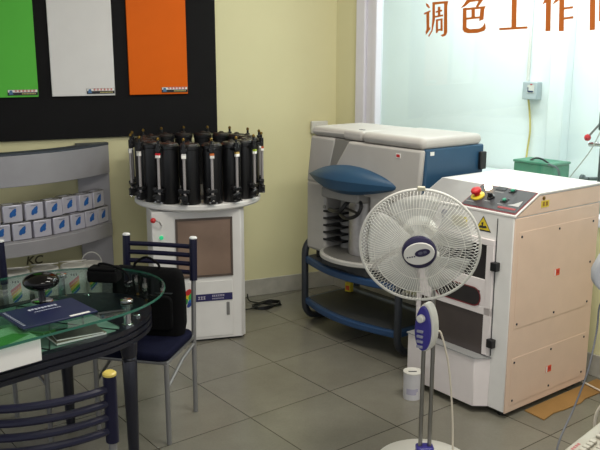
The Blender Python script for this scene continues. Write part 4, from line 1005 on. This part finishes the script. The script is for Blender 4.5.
bm = new(); prism(bm, rrect(ml+0.29, ml+0.53, -0.09, 0.09, 0.04), 0, 0.016, 'xy'); obj('stand_base', bm, gm, MN, 0.004)
# dangling grey cable
bm = new(); tube(bm, smooth([(0.90, 2.19, 1.035), (0.88, 2.18, 1.0), (0.862, 2.14, 0.94), (0.811, 2.05, 0.858), (0.758, 1.99, 0.775), (0.680, 1.88, 0.712), (0.655, 1.81, 0.62), (0.645, 1.77, 0.45)], 8), 0.0028, 8)
o = obj('monitor_cable', bm, mat('blue_grey_cable', (76, 78, 84), 0.5)); tag(o, 'blue-grey cable hanging from the monitor past the keyboard corner', 'cable')
bm = new(); tube(bm, smooth([(1.50, 3.93, 0.012), (1.53, 3.86, 0.014), (1.60, 3.72, 0.014), (1.72, 3.60, 0.012), (1.84, 3.52, 0.012)], 8), 0.005, 8)
o = obj('cream_cable', bm, mat('cream_cord', (214, 204, 186))); tag(o, 'cream cable running over the cardboard behind the shaker corner', 'cable')
bm = new(); tube(bm, smooth([(1.01, 2.28, 0.70), (0.975, 2.29, 0.66), (0.948, 2.30, 0.60), (0.955, 2.30, 0.53), (1.02, 2.31, 0.48)], 8), 0.005, 8)
o = obj('keyboard_cable', bm, mat('cream_cord', (214, 204, 186))); tag(o, 'cream cable looping down behind the keyboard at the desk edge', 'cable')

# ---------------------------------------------------------------- camera
cd = bpy.data.cameras.new('camera'); cd.sensor_width = 36; cd.lens = 777*36/600; cd.clip_start = 0.05
cam = bpy.data.objects.new('camera', cd); COL.objects.link(cam)
cam.location = (0, 0, 1.724); cam.rotation_euler = (PI/2-0.215, 0, 0)
SC.camera = cam

# ---------------------------------------------------------------- light
def area(name, loc, rot, sx, sy, power, rgb=(255, 250, 240)):
    l = bpy.data.lights.new(name, 'AREA'); l.shape = 'RECTANGLE'; l.size = sx; l.size_y = sy; l.energy = power; l.color = lin(rgb)
    o = bpy.data.objects.new(name, l); COL.objects.link(o); o.location = loc; o.rotation_euler = tuple(math.radians(a) for a in rot)
    return o
area('ceiling_lamp', (0.9, 2.6, 2.95), (0, 0, 20), 1.3, 0.35, 48)
area('ceiling_lamp', (0.1, 4.2, 2.95), (0, 0, 20), 1.3, 0.35, 15)
area('ceiling_lamp', (0.4, 0.6, 2.95), (0, 0, 20), 1.3, 0.35, 26)
wl = W(1.0, 0.75, 2.93)
area('workroom_lamp', wl, (0, 0, -52), 2.6, 0.5, 66, (246, 251, 252))
w = bpy.data.worlds.new('world'); SC.world = w; w.use_nodes = True
w.node_tree.nodes['Background'].inputs[0].default_value = lin((236, 240, 246))+(1,)
w.node_tree.nodes['Background'].inputs[1].default_value = 0.78
SC.view_settings.view_transform = 'Standard'; SC.view_settings.look = 'None'
SC.view_settings.exposure = 0.0; SC.view_settings.gamma = 1.0
